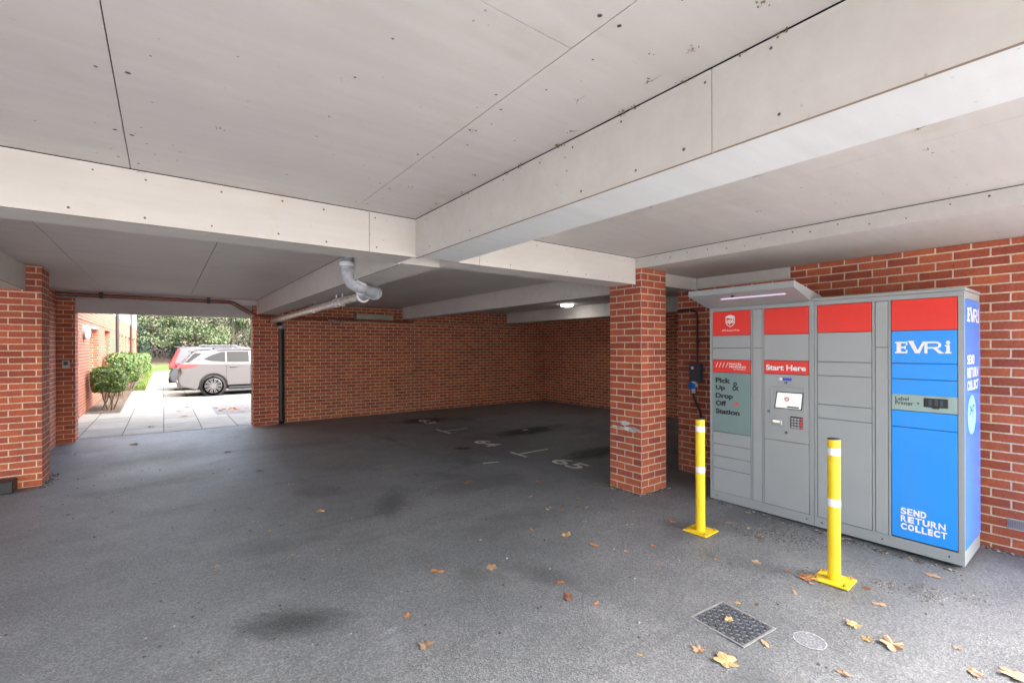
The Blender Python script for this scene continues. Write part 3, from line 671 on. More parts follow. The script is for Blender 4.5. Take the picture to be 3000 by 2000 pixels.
# ------------------------------------------------------------------ drain pipes
dp = thing("drain_pipe", (1.8, 5.2, 2.2), "grey and bare metal drain pipe with an elbow, slung under the boxed beam", 'drain pipe')
q = MB(); q.tube([(1.80, 5.22, 2.185), (1.80, 10.52, 2.150)], .052, 20); q.build("pipe_run", LAG, dp)
q = MB(); q.cyl((1.462, 4.66, CEIL), (1.462, 4.68, 2.43), .052, 20); q.build("riser", PVC, dp)
arc = [(1.462, 4.68, 2.43)] + [(1.462 + .16 * (1 - math.cos(t)), 4.68 + .12 * math.sin(t) * .6, 2.40 - .175 * math.sin(t)) for t in [math.pi / 2 * i / 10 for i in range(1, 11)]] + [(1.70, 4.90, 2.222)]
q = MB(); q.tube(arc, .062, 20); q.build("elbow", plain("dark_pvc", (.40, .41, .44), .35, var=.3, nscale=14), dp)
q = MB()
for p_, d_, r_ in (((1.462, 4.68, 2.43), (0, 0, 1), .072), ((1.655, 4.85, 2.223), (.8, .55, 0), .072)):
    d_ = Vector(d_).normalized(); p_ = Vector(p_); q.tube([p_ - d_ * .02, p_ - d_ * .01, p_ + d_ * .01, p_ + d_ * .02], [.064, r_, r_, .064], 20)
seam = [Vector(a) + Vector((.045, -.038, .02)) for a in arc[1:-1]]; q.tube(seam, [.010 + .004 * math.sin(i * 2.1) for i in range(len(seam))], 8)
q.build("white_seal", WPVC, dp)
q = MB(); q.tube([(1.66, 4.86, 2.222), (1.88, 5.06, 2.205)], .062, 20); q.tube([(1.88, 5.06, 2.205), (1.915, 5.09, 2.203)], [.072, .072], 20); q.cyl((1.915, 5.09, 2.203), (1.932, 5.105, 2.202), .035, 18); q.tube([(1.80, 5.0, 2.205), (1.80, 5.26, 2.185)], [.064, .064], 20); q.build("tee", plain("blue_grey_pvc", (.42, .45, .49), .4, var=.1), dp)
for y in (5.95, 6.20, 7.3, 9.6):
    q = MB(); z = 2.185 - (y - 5.22) * .0066
    q.tube([(1.80, y - .018, z), (1.80, y + .018, z)], .058, 20); q.cyl((1.80, y, z + .055), (1.80, y, BOT), .006, 8)
    q.build("pipe_clip", WPVC if y < 7 else LAG, dp)
q = MB(); arcw = [(1.80 + .07 * math.cos(t), 5.18, 2.19 + .075 * math.sin(t)) for t in [math.pi + math.pi * i / 10 for i in range(11)]]; q.tube(arcw, .012, 8); q.build("sling", WPVC, dp)
dn = thing("downpipe", (1.985, 10.85, 0), "black plastic downpipe on the back brick wall beside the exit opening", 'downpipe')
q = MB(); q.tube([(1.985, 10.835, .10), (1.985, 10.835, 2.02)], .078, 20); q.tube([(1.985, 10.845, 2.02), (1.975, 10.82, 2.10), (1.90, 10.62, 2.14)], .055, 20); q.build("pipe", BLACKP, dn)
q = MB(); q.tube([(1.985, 10.835, 2.0), (1.985, 10.835, 2.09)], .080, 20); q.build("collar", PVC, dn)
for z in (.30, .07):
    q = MB(); q.tube([(1.985, 10.835, z), (1.985, 10.835, z + .06)], .088, 20); q.bbox(1.895, 10.87, z + .01, 2.075, 10.915, z + .05, .004); q.build("bracket", BLACKP, dn)
q = MB(); q.tube([(1.985, 10.845, .1), (1.985, 10.82, .05), (1.985, 10.76, .0)], .064, 18); q.build("shoe", BLACKP, dn)
cpn = thing("sprinkler_pipe", (0, 10.7, 2.53), "thin red brown pipe run across the top of the exit opening", 'pipe')
q = MB(); q.tube([(-1.42, 10.70, 2.528), (1.05, 10.70, 2.522), (1.12, 10.70, 2.505), (1.43, 10.68, 2.315), (1.50, 10.68, 2.26), (1.62, 10.69, 2.245), (5.0, 10.75, 2.225)], .022, 12); q.build("pipe", COPPER, cpn)
q = MB(); q.tube([(-1.42, 10.70, 2.485), (1.07, 10.70, 2.480), (1.40, 10.68, 2.275)], .014, 10); q.build("second_pipe", COPPER, cpn)
for x in (-.86, .70):
    q = MB(); q.bbox(x - .025, 10.66, 2.46, x + .025, 10.735, 2.568, .004); q.build("clamp", BLACKP, cpn)
# padstone, ledge rubble
q = MB(); q.bbox(3.62, 10.87, 2.205, 4.52, 11.05, 2.395, .006); tag(q.build("padstone", plain("stained_concrete", (.34, .33, .25), .8, var=.2, nscale=4)), "stained pale concrete padstone on the back wall ledge", 'padstone')
q = MB(); rr = random.Random(11)
for i in range(46):
    x = rr.uniform(2.9, 5.0); s = rr.uniform(.010, .028); y = 10.90 - (x - 2) * .036 + rr.uniform(.01, .05); q.bbox(x, y, 2.202, x + s * rr.uniform(1, 2.5), y + s, 2.202 + s, s * .2)
tag(q.build("rubble", plain("mortar_crumbs", (.34, .35, .36), .8, var=.4, nscale=9)), "crumbs of mortar along the back wall ledge", 'rubble', kind='stuff')
# ceiling lamp
la = thing("ceiling_lamp", (7.30, 7.64, CEIL), "lit round white ceiling lamp over the far bays", 'lamp')
q = MB(); q.tube([(7.30, 7.64, CEIL), (7.30, 7.64, CEIL - .02)], .155, 36); q.build("base", WHITE, la)
q = MB(); q.tube([(7.30, 7.64, CEIL - .02), (7.30, 7.64, CEIL - .045), (7.30, 7.64, CEIL - .06)], [.145, .13, .08], 36); q.build("diffuser", LAMP, la)
# intercom on the left jamb
ic = thing("intercom", (-1.31, 10.79, 1.3), "small grey intercom keypad on the brick pier left of the exit", 'intercom')
q = MB(); q.bbox(-1.362, 10.765, 1.262, -1.272, 10.799, 1.395, .006); q.build("housing", plain("pale_grey_plastic", (.42, .44, .46), .5), ic)
q = MB(); q.bbox(-1.345, 10.760, 1.315, -1.290, 10.766, 1.38, .002); q.build("keypad", DARKG, ic)
# bait box at the foot of the left pier
q = MB(); q.bbox(-1.78, 7.40, 0, -1.335, 7.632, .135, .012, seg=2); q.bbox(-1.77, 7.41, .128, -1.345, 7.625, .142, .006)
tag(q.build("storage_box", BLACKP), "low black plastic box on the floor at the foot of the left brick pier", 'box')

# ------------------------------------------------------------------ floor things: markings, covers
WORN = worn_paint("worn_white_paint", (.85, .83, .76), .24, .42, 30)
def floor_plane(x, y, yz): return Plane((x, y, .004 + gz(x, yz)), (0, -1, 0), (1, 0, 0))
for t, x0, x1, ya, yb, lab in (("63", 4.42, 4.66, 9.36, 8.80, "worn white bay number 63 painted on the asphalt near the back wall"), ("64", 4.17, 4.44, 6.68, 6.16, "worn white bay number 64 painted on the middle bay"), ("65", 4.30, 4.60, 4.88, 4.34, "worn white bay number 65 painted on the asphalt left of the square pillar")):
    mb = MB(); pl = floor_plane(0, 0, 4); put_text(mb, pl, t, -ya, -yb, x0, x1, .02); tag(mb.build("bay_number", WORN), lab, 'bay number', 'painted bay numbers')
for (xc, yc, y_a, y_b, xe, lab) in ((4.25, 7.85, 8.13, 7.55, 4.80, "white T shaped bay divider mark between bays 63 and 64"), (4.22, 5.48, 5.66, 5.26, 4.82, "white T shaped bay divider mark between bays 64 and 65")):
    mb = MB(); pl = floor_plane(0, 0, 4); put_rect(mb, pl, -y_a, xc - .025, -y_b, xc + .025); put_rect(mb, pl, -yc - .025, xc + .0255, -yc + .025, xe); tag(mb.build("bay_marking", WORN), lab, 'bay marking', 'painted bay dividers')
mb = MB(); pl = floor_plane(0, 0, 4); put_poly(mb, pl, [(-5.37, 3.53), (-5.33, 3.50), (-5.26, 3.72), (-5.29, 3.74)]); tag(mb.build("bay_marking", WORN), "short faded white paint dash in front of bays 64 and 65", 'bay marking')
mb = MB(); put_poly(mb, pl, [(-7.05, 5.53), (-6.98, 5.53), (-6.96, 5.63), (-7.03, 5.64)]); tag(mb.build("paint_fleck", WORN), "small white paint fleck beyond bay 64", 'paint fleck')
# manhole cover
mc = thing("manhole_cover", (2.67, 1.404, gz(0, 1.404)), "dark chequered metal drain cover set in the asphalt in front of the bollards", 'manhole cover')
q = MB(); z = .004; w_, h_ = .148, .158
q.box(-w_ - .012, -h_ - .012, 0, w_ + .012, -h_, z); q.box(-w_ - .012, h_, 0, w_ + .012, h_ + .012, z); q.box(-w_ - .012, -h_, 0, -w_, h_, z); q.box(w_, -h_, 0, w_ + .012, h_, z)
fo = MB(); fo.v = q.v; fo.f = q.f; fo.mi = q.mi; fo.sm = q.sm
mc['_o'] = [0, 0, 0]
fo.build("frame", plain("worn_iron", (.36, .36, .36), .5, metal=.5, var=.2, nscale=20), mc)
q = MB(); q.box(-w_ + .002, -h_ + .002, .0, w_ - .002, h_ - .002, .002, 0)
n = 11; st = 2 * w_ / n
for i in range(n):
    for j in range(int(2 * h_ / st)):
        cx = -w_ + (i + .5) * st; cyy = -h_ + (j + .5) * st * 1.06
        if abs(cx) > w_ - .012 or abs(cyy) > h_ - .012: continue
        a = R(45 if (i + j) % 2 else -45); L = .0125; T = .0040
        d1 = Vector((math.cos(a), math.sin(a))); d2 = Vector((-math.sin(a), math.cos(a)))
        if (i + j) % 2 == 0 and False: continue
        pts = [(cx + d1.x * s * L + d2.x * t_ * T, cyy + d1.y * s * L + d2.y * t_ * T) for s, t_ in ((-1, 0), (0, -1), (1, 0), (0, 1))]
        q.prism(pts, 'z', .002, .006, 1)
q.build("plate", [CAST, plain("worn_tread", (.27, .28, .31), .35, metal=.6, var=.25, nscale=30)], mc)
mc.rotation_euler = (0, 0, R(-5)); mc.location.z += .001
mb = MB(); pl = floor_plane(0, 0, 1.0); put_ring(mb, pl, (-1.065, 2.86), .074, .081, 40); 
put_ring(mb, pl, (-1.065, 2.86), .0005, .0735, 40, 1)
tag(mb.build("painted_circle", [worn_paint("circle_rim_paint", (.42, .43, .46), .30, .5, 40), worn_paint("mottled_white_paint", (.40, .41, .45), .38, .66, 75)]), "mottled white painted circle on the asphalt beside the drain cover", 'painted circle')

# oil and damp stains
def stain(x, y, sx, sy, rot, lab, col=(.045, .047, .052), k=.55):
    mb = MB(); n = 40; mb.add([(math.cos(2 * math.pi * i / n), math.sin(2 * math.pi * i / n), 0) for i in range(n)], [list(range(n))])
    mn = "stain_%d" % int(k * 100)
    if mn in bpy.data.materials: m_ = bpy.data.materials[mn]
    else:
        m_, nt, b_ = nmat(mn); oc = objco(nt); ln = nt.nodes.new("ShaderNodeVectorMath"); ln.operation = 'LENGTH'; nt.links.new(oc, ln.inputs[0])
        f = mathn(nt, 'ADD', ln.outputs['Value'], mathn(nt, 'MULTIPLY', mathn(nt, 'SUBTRACT', noise(nt, oc, 3.0, 6, .65), .5), 1.1))
        nt.links.new(ramp(nt, f, [(.25, k), (.85, 0.0)]), b_.inputs['Alpha']); b_.inputs['Base Color'].default_value = (*col, 1); b_.inputs['Roughness'].default_value = .55
    o = mb.build("oil_stain", m_, uv=False); o.location = (x, y, gz(x, y) + .0022); o.scale = (sx, sy, 1); o.rotation_euler = (0, 0, rot)
    return tag(o, lab, 'stain', 'oil and damp stains on the asphalt')
stain(.60, 2.93, .46, .20, R(-30), "large dark damp stain on the open asphalt in the left foreground", k=.38)
stain(4.55, 9.25, .80, .50, R(-10), "dark oil stain around bay number 63", k=.75)
stain(3.79, 6.35, .22, .12, R(-30), "small dark oil spot in front of bay number 64", k=.75)
stain(5.2, 4.85, .90, .35, R(5), "dark oil stain behind bay number 65", k=.75)
stain(5.6, 6.9, 1.1, .40, R(5), "dark tyre and oil stain inside bay 64", k=.75)
stain(1.9, 4.6, .7, .22, R(60), "faint damp stain in the middle of the driveway", k=.30)
# crumbs of soil and grit
mb = MB(); rr = random.Random(8)
def grit(cx, cyy, sx, sy, n, s0=.004, s1=.012):
    for i in range(n):
        x, y, s = rr.gauss(cx, sx), rr.gauss(cyy, sy), rr.uniform(s0, s1); bm = bmesh.new(); bmesh.ops.create_icosphere(bm, subdivisions=1, radius=s)
        for v in bm.verts: v.co = Vector((v.co.x * rr.uniform(.7, 1.4), v.co.y * rr.uniform(.7, 1.4), v.co.z * rr.uniform(.3, .6)))
        mb.bm(bm, rr.choice((0, 0, 0, 1)), False, Matrix.Translation((x, y, gz(x, y) + s * .2)))
grit(4.25, 1.75, .10, .16, 420, .002, .007); grit(4.05, 2.0, .07, .12, 200, .002, .007); grit(4.02, .80, .07, .05, 200, .002, .006); grit(3.95, 1.0, .05, .04, 100, .002, .006); grit(4.25, .62, .12, .05, 70, .002, .006)
for i in range(60): grit(4.6 - rr.random() * .05, rr.uniform(.75, 2.7), .02, .03, 4)
for i in range(40): grit(5.34, rr.uniform(.1, .68), .02, .02, 4)
for i in range(50): grit(4.10 - rr.random() * .04, rr.uniform(3.15, 3.62), .015, .02, 3); grit(rr.uniform(4.1, 4.6), 3.14, .02, .015, 3)
for i in range(60): grit(rr.uniform(1.5, 5), 10.80 - rr.random() * .06, .03, .03, 3, .006, .016)
for i in range(30): grit(-1.10, rr.uniform(7.5, 8.2), .03, .03, 3, .006, .014)
for i in range(260): grit(rr.uniform(-1, 4.4), rr.uniform(.6, 8), .02, .02, 2, .004, .010)
tag(mb.build("grit", [plain("soil_crumbs", (.085, .075, .062), .95, var=.4, nscale=30), plain("pale_grit", (.36, .34, .31), .9, var=.4, nscale=30)], uv=False), "crumbs of soil and pale grit scattered over the asphalt and along the walls", 'grit', kind='stuff')
mb = MB(); n = 26
mb.add([(1.02 + math.cos(2 * math.pi * i / n) * .055 * rr.uniform(.45, 1.2), 2.517 + math.sin(2 * math.pi * i / n) * .028 * rr.uniform(.5, 1.3), .0016 + gz(1, 2.517)) for i in range(n)], [list(range(n))])
tag(mb.build("bird_dropping", worn_paint("white_dropping", (.42, .44, .50), .40, .60, 60), uv=False), "whitish bird dropping splat on the open asphalt in the foreground", 'bird dropping')

# ------------------------------------------------------------------ fallen leaves
LMATS = [plain("tan_leaf", (.37, .24, .145), .7, var=.3, nscale=40), plain("brown_leaf", (.20, .085, .04), .7, var=.35, nscale=40), plain("yellow_leaf", (.42, .29, .13), .7, var=.3, nscale=40), plain("orange_leaf", (.40, .17, .07), .7, var=.3, nscale=40)]
CN = ['tan', 'dark brown', 'yellow', 'orange']
def leaf_mesh(seed, lobed):
    rnd = random.Random(seed); n = 30; vs = [(0, 0, .10)]; ph = rnd.uniform(0, 6)
    for k in range(n):
        t = 2 * math.pi * k / n
        if lobed: r = .55 + .30 * abs(math.cos(2.5 * t)) ** 1.5 + rnd.uniform(-.07, .07); r *= (1.0 if abs(t - math.pi) > .4 else .75)
        else: r = .36 + .24 * abs(math.cos(t)) ** 1.6 + rnd.uniform(-.03, .03)
        x, y = r * math.cos(t), r * math.sin(t) * (.85 if lobed else .75)
        vs.append((x, y, .02 + .30 * abs(y) ** 1.4 * rnd.uniform(.6, 1.2) + .10 * x * x + .05 * math.sin(3 * t + ph)))
    m_ = MB(); m_.add(vs, [(0, 1 + k, 1 + (k + 1) % n) for k in range(n)], 0, False)
    m_.tube([(-.5, 0, .03), (-.75, .04, .05), (-.98, .10, .07)], [.02, .016, .012], 5)
    return m_
LEAFM = {}
for c_ in range(4):
    for v_ in range(3):
        o = leaf_mesh(10 + v_ + 5 * c_, v_ < 2).build("fallen_leaf", LMATS[c_], uv=False); LEAFM[c_, v_] = o.data; bpy.data.objects.remove(o)
LEAVES = [(4.12, 2.19, 0.06, 0), (4.15, 2.03, 0.035, 2), (4.55, 2.0, 0.035, 1), (4.38, 1.9, 0.035, 1), (4.01, 1.87, 0.06, 1), (3.29, 1.95, 0.035, 0), (3.35, 1.88, 0.035, 0), (3.55, 1.68, 0.06, 0), (3.6, 1.48, 0.055, 3), (3.6, 1.36, 0.12, 3), (3.55, 1.31, 0.035, 0), (3.33, 1.33, 0.06, 0), (2.9, 1.49, 0.035, 2), (2.98, 1.41, 0.025, 1), (2.63, 1.2, 0.065, 0), (2.29, 1.39, 0.06, 0), (2.32, 1.25, 0.11, 2), (2.71, 0.86, 0.08, 0), (3.22, 0.97, 0.07, 2), (3.13, 0.88, 0.05, 2), (3.61, 0.95, 0.075, 0), (3.78, 1.06, 0.045, 1), (4.6, 1.01, 0.035, 2), (4.37, 0.84, 0.1, 0), (3.18, 0.78, 0.11, 0), (3.44, 0.56, 0.04, 0), (3.25, 0.47, 0.1, 0), (3.38, 0.34, 0.13, 0), (4.15, 0.64, 0.025, 1), (1.56, 2.97, 0.12, 3), (1.9, 2.78, 0.075, 0), (2.16, 2.33, 0.045, 3), (2.08, 2.17, 0.1, 1), (2.17, 2.01, 0.035, 3), (2.74, 2.88, 0.08, 2), (2.58, 3.15, 0.05, 3), (3.02, 3.44, 0.045, 2), (2.9, 2.37, 0.04, 0), (3.49, 2.79, 0.05, 3), (2.78, 2.6, 0.06, 3), (3.16, 2.31, 0.04, 3), (2.9, 2.09, 0.035, 3), (1.16, 2.59, 0.04, 3), (1.13, 2.28, 0.075, 0), (2.0, 1.55, 0.035, 2), (0.79, 3.88, 0.035, 2), (1.22, 4.75, 0.07, 2), (1.0, 6.82, 0.12, 1), (-0.39, 9.91, 0.13, 1), (-1.1, 9.58, 0.13, 0), (1.86, 6.8, 0.06, 3), (2.34, 5.79, 0.07, 3), (2.87, 4.7, 0.1, 3), (3.3, 3.95, 0.05, 0), (3.57, 4.23, 0.05, 3), (3.37, 3.25, 0.05, 2), (3.58, 3.6, 0.05, 3), (3.13, 3.36, 0.04, 3), (4.71, 6.76, 0.09, 2), (3.43, 6.21, 0.1, 2), (0.78, 8.32, 0.09, 1), (1.43, 6.52, 0.06, 0), (0.74, 4.52, 0.06, 2), (1.93, 4.35, 0.05, 0), (3.72, 2.51, 0.055, 3), (4.05, 3.75, 0.05, 3), (3.79, 6.35, 0.16, 1), (3.5, 3.49, 0.04, 2), (2.88, 4.33, 0.05, 2), (0.73, 6.08, 0.03, 2), (0.31, 4.02, 0.03, 0), (3.59, 4.7, 0.04, 0), (5.0, 5.54, 0.05, 3)]
LEAVES += [(2.676, 1.427, .045, 2), (.42, 13.3, .16, 1), (.36, 13.25, .12, 1), (-.2, 11.9, .1, 1), (.1, 11.6, .1, 1), (.5, 15.2, .1, 1), (.1, 17, .1, 1), (.8, 16, .1, 1), (.3, 14.4, .09, 1), (1.1, 14.6, .12, 1), (1.75, 14.1, .12, 1)]
rr = random.Random(21)
for i in range(24): LEAVES.append((1.36 + rr.gauss(0, .13), 13.95 + rr.gauss(0, .22), rr.uniform(.09, .15), rr.choice((3, 3, 0))))
LANDM = [((3.726, 1.235), 'the nearer bollard'), ((3.745, 2.25), 'the farther bollard'), ((2.67, 1.40), 'the drain cover'), ((2.86, 1.065), 'the white painted circle'), ((4.35, 3.38), 'the square brick pillar'), ((4.5, 4.6), 'bay number 65'), ((4.3, 6.4), 'bay number 64'), ((4.55, 9.1), 'bay number 63'), ((4.6, 1.2), 'the locker'), ((0, 11.1), 'the exit threshold'), ((-1.2, 7.8), 'the left brick pier'), ((5.2, .4), 'the right brick wall'), ((1.36, 13.95), 'the outdoor leaf pile'), ((3.6, 5.35), 'the faded paint dash'), ((0, 15.5), 'the footpath slabs')]
labs = []
for i, (x, y, s, c_) in enumerate(LEAVES):
    z = (.005 if y > 11.1 else gz(x, y)) + .001
    if abs(x - 2.676) < .01 and s == .045: z += .005
    o = bpy.data.objects.new("fallen_leaf", LEAFM[c_, i % 3]); COL.objects.link(o)
    o.location = (x, y, z); sc = min(s, .10) * .80; o.scale = (sc, sc, sc * rr.uniform(.6, 1.2)); o.rotation_euler = (R(rr.uniform(-8, 8)), R(rr.uniform(-8, 8)), rr.uniform(0, 6.28))
    ds = sorted((math.hypot(x - p_[0], y - p_[1]), nm) for p_, nm in LANDM)
    size = 'tiny' if s < .045 else 'small' if s < .07 else 'medium' if s < .1 else 'large'
    dist = 'beside' if ds[0][0] < .45 else 'a step from' if ds[0][0] < 1.1 else 'well away from'
    lb = f"{size} {CN[c_]} fallen leaf {dist} {ds[0][1]}"
    if abs(x - 2.676) < .01 and s == .045: lb = "small yellow fallen leaf lying on the drain cover"
    tag(o, lb, 'leaf', 'fallen autumn leaves'); labs.append((lb, o, ds[1][1]))
cnt = {}
for lb, o, nm in labs: cnt.setdefault(lb, []).append((o, nm))
for lb, lst in cnt.items():
    if len(lst) > 1:
        for o, nm in lst: o['label'] = lb + ", towards " + nm

# ------------------------------------------------------------------ outside: facade
FXL = -1.55
fa = thing("brick_building", (FXL, 11.2, 0), "long red brick building with white render above, along the left of the footpath", 'building')
q = MB(); edges = [(16.4, 18.5, .2), (20.3, 22.3, .2), (25.0, 27.4, .22), (28.1, 29.3, .2), (30.4, 31.8, .2), (33.0, 36.1, .2), (37.5, 40, .2)]
y = 11.152; TOP = 2.9
for a, b_, d_ in edges:
    q.box(FXL - .4, y, 0, FXL, a, TOP); q.box(FXL - .4, a, 0, FXL, b_, .85); q.box(FXL - .4, a, 2.20, FXL, b_, TOP); y = b_
q.box(FXL - .4, y, 0, FXL, 42.5, TOP); q.box(FXL - .45, 11.152, 0, FXL - .402, 42.5, TOP)
q.box(FXL - .001, 11.2, 2.275, FXL + .012, 42.5, 2.30)
q.build("brickwork", BRICKF, fa)
q = MB(); q.box(FXL - .4, 11.152, TOP + .002, FXL - .06, 24.5, 8); q.box(FXL - .4, 24.502, TOP + .002, FXL + .02, 42.5, 8); q.build("render", plain("white_render", (.78, .76, .73), .8, var=.04), fa)
for a, b_, d_ in edges:
    q = MB(); q.box(FXL - .30, a + .02, .852, FXL - .26, b_ - .02, 2.198); q.box(FXL - .25, a + .002, .852, FXL - .20, a + .06, 2.198); q.box(FXL - .25, b_ - .06, .852, FXL - .20, b_ - .002, 2.198); q.box(FXL - .25, a + .062, 2.13, FXL - .20, b_ - .062, 2.198); q.box(FXL - .25, a + .062, .852, FXL - .20, b_ - .062, .91); q.box(FXL - .25, (a + b_) / 2 - .03, .912, FXL - .20, (a + b_) / 2 + .03, 2.128)
    wi = q.build("window", WHITE, fa)
    q = MB(); q.box(FXL - .258, a + .065, .915, FXL - .255, b_ - .065, 2.125); q.build("pane", plain("window_glass", (.04, .05, .06), .05, var=.02) if not bpy.data.materials.get("window_glass") else bpy.data.materials["window_glass"], wi)
    if a < 17: q = MB(); q.box(FXL - .199, a + .001, 2.155, FXL - .004, b_ - .001, 2.199); q.build("soffit_strip", WHITE, wi)
for y in (24.5, 34.4):
    q = MB(); q.cyl((FXL + .07, y, .0), (FXL + .07, y, 8), .055, 14); q.build("downpipe", BLACKP, fa)
wlp = thing("wall_lamp", (FXL, 15.2, 1.99), "round white bulkhead lamp on the outdoor brick building", 'lamp')
q = MB(); q.tube([(FXL, 15.2, 1.99), (FXL + .05, 15.2, 1.99)], .19, 28); q.build("base", plain("lamp_rim", (.25, .25, .26), .5), wlp)
q = MB(); q.tube([(FXL + .05, 15.2, 1.99), (FXL + .09, 15.2, 1.99), (FXL + .12, 15.2, 1.99), (FXL + .135, 15.2, 1.99)], [.178, .165, .12, .05], 28); q.build("diffuser", WHITE, wlp)
# soil bed, grass
p = MB(); p.add([(-1.548, 15.2, .012), (-.86, 14.95, .012), (-.90, 19.5, .012), (-.95, 40, .012), (-1.548, 40, .012)], [(0, 1, 2, 3, 4)])
tag(p.build("planting_bed", plain("soil", (.10, .075, .055), .95, var=.6, nscale=14, bumpy=.03)), kind='structure')
GRASSM = leaf_mat("grass_blades", [(.06, .12, .02), (.10, .17, .03), (.20, .20, .05)], .3)
def grass(name, label, reg, n, h):
    mb = MB(); rr = random.Random(5)
    for i in range(n):
        x, y, z = reg(rr); a = rr.uniform(0, math.pi); s = rr.uniform(.5, 1) * h; dx, dy = math.cos(a) * s * .12, math.sin(a) * s * .12; lx, ly = rr.uniform(-.4, .4) * s, rr.uniform(-.4, .4) * s
        mb.add([(x - dx, y - dy, z), (x + dx, y + dy, z), (x + lx, y + ly, z + s)], [(0, 1, 2)])
    return tag(mb.build(name, GRASSM, uv=False), label, 'grass', kind='stuff')
def bank(x, y): return max(0, (y - 46) * .055) + max(0, (y - 52) * .10)
p = MB(); ys = [40.01, 46, 52, 58, 66, 90, 160]; xs = [-90, -30, -10, 0, 10, 30, 90]
vs = [(x, y, .02 + bank(x, y)) for y in ys for x in xs]; nx = len(xs)
p.add(vs, [(j * nx + i, j * nx + i + 1, (j + 1) * nx + i + 1, (j + 1) * nx + i) for j in range(len(ys) - 1) for i in range(nx - 1)])
m_, nt, b_ = nmat("lawn_and_litter"); oc = objco(nt); sep = nt.nodes.new("ShaderNodeSeparateXYZ"); nt.links.new(oc, sep.inputs[0])
t_ = mathn(nt, 'ADD', sep.outputs[1], mathn(nt, 'MULTIPLY', noise(nt, oc, .6, 4), 5.0)); t_ = mathn(nt, 'DIVIDE', mathn(nt, 'SUBTRACT', t_, 49.0), 5.0)
gcol = ramp(nt, noise(nt, oc, 2.5, 5), [(.3, (.06, .12, .02)), (.7, (.12, .19, .045))]); lcol = ramp(nt, noise(nt, oc, 4, 5), [(.3, (.07, .045, .03)), (.7, (.19, .12, .075))])
nt.links.new(mixc(nt, ramp(nt, t_, [(0.1, 0.0), (.9, 1.0)]), gcol, lcol), b_.inputs['Base Color']); b_.inputs['Roughness'].default_value = .9
tag(p.build("grass_bank", m_), kind='structure')
p = MB(); p.add([(-.86, 22.3, .011), (-.55, 22.3, .011), (-.55, 39.9, .011), (-.94, 39.9, .011)], [(0, 1, 2, 3)]); tag(p.build("grass_verge", plain("verge", (.20, .24, .03), .9, var=.3, nscale=5)), kind='structure')
grass("grass", "short yellow green grass along the footpath edge and lawn", lambda r_: ((lambda q_: (r_.uniform(-.92, -.56), r_.uniform(22.3, 40), .01))(0) if r_.random() < .25 else (lambda x, y: (x, y, .02 + bank(x, y)))(r_.uniform(-6, 8), r_.uniform(40, 50))), 14000, .10)

# ------------------------------------------------------------------ outside: hedges
HEDGEM = leaf_mat("hedge_leaves", [(.022, .050, .010), (.045, .095, .018), (.085, .15, .030), (.20, .21, .055)], .2, .4)
STEM = plain("shrub_stem", (.16, .105, .06), .85, var=.3, nscale=20)
def quad_leaf(mb, p, rr, s, nrm=None):
    n = Vector((rr.gauss(0, 1), rr.gauss(0, 1), rr.gauss(0, .8))) + (Vector(nrm) * 1.2 if nrm is not None else Vector((0, 0, .5)))
    n.normalize(); u = n.orthogonal().normalized(); a = rr.uniform(0, 6.28); v = n.cross(u); u2 = u * math.cos(a) + v * math.sin(a); v2 = n.cross(u2)
    L, Wd = s * rr.uniform(.7, 1.2), s * .32
    mb.add([p - u2 * L * .5, p + v2 * Wd - n * .06 * s, p + u2 * L * .5, p - v2 * Wd - n * .06 * s], [(0, 1, 2, 3)])
def shrub(x0, x1, y0, y1, z0, z1, n, seed, label, ls=.075):
    rr = random.Random(seed); cx, cy0 = (x0 + x1) / 2, (y0 + y1) / 2
    t = thing("hedge_shrub", (cx, cy0, 0), label, 'shrub', 'clipped shrubs along the brick building')
    mb = MB(); c0 = Vector((cx, cy0, (z0 + z1) / 2)); hx, hy, hz = (x1 - x0) / 2, (y1 - y0) / 2, (z1 - z0) / 2
    for i in range(n):
        d = Vector((rr.uniform(-1, 1), rr.uniform(-1, 1), rr.uniform(-1, 1)))
        if rr.random() < .75:
            ax = rr.choice((0, 1, 2, 2, 1)); d[ax] = math.copysign(rr.uniform(.80, 1.0), d[ax])
            if d.z < -.8 and rr.random() < .5: d.z = 1
        k = 1 - .16 * max(0, (abs(d.x) ** 4 + abs(d.y) ** 4 + abs(d.z) ** 4) - 1)
        p_ = c0 + Vector((d.x * hx * k, d.y * hy * k, d.z * hz * k)); p_ += Vector((1, 1, 1)) * .09 * mnoise.noise(p_ * 2.2)
        if mnoise.noise(p_ * 3.1 + Vector((seed, 0, 0))) < -.32: continue
        quad_leaf(mb, p_, rr, ls, d)
    mb.build("foliage", HEDGEM, t, uv=False)
    mb = MB()
    for i in range(7):
        bx, by = cx + rr.uniform(-.2, .2) * hx * 2, y0 + (y1 - y0) * (.15 + .7 * i / 7); p0 = Vector((bx, by, 0)); p1 = Vector((bx + rr.uniform(-.2, .2), by + rr.uniform(-.2, .2), z0 + .25 * hz)); p2 = p1 + Vector((rr.uniform(-.2, .2), rr.uniform(-.2, .2), hz))
        mb.tube([p0, (p0 + p1) / 2 + Vector((rr.uniform(-.04, .04), rr.uniform(-.04, .04), 0)), p1, p2], [.018, .015, .012, .006], 6)
    mb.build("stems", STEM, t, uv=False)
shrub(-1.5, -.78, 15.4, 16.7, .46, 1.10, 4400, 1, "nearest clipped shrub with bare stems, by the exit of the footpath")
shrub(-1.5, -.80, 19.2, 21.0, .45, 1.42, 4600, 2, "taller clipped shrub second along the brick building")
shrub(-1.5, -.74, 22.2, 25.0, .3, 1.36, 4200, 3, "third clipped shrub along the brick building, behind the taller one", .085)
shrub(-1.5, -.74, 25.6, 29.0, .3, 1.32, 3600, 4, "fourth clipped shrub along the brick building", .09)
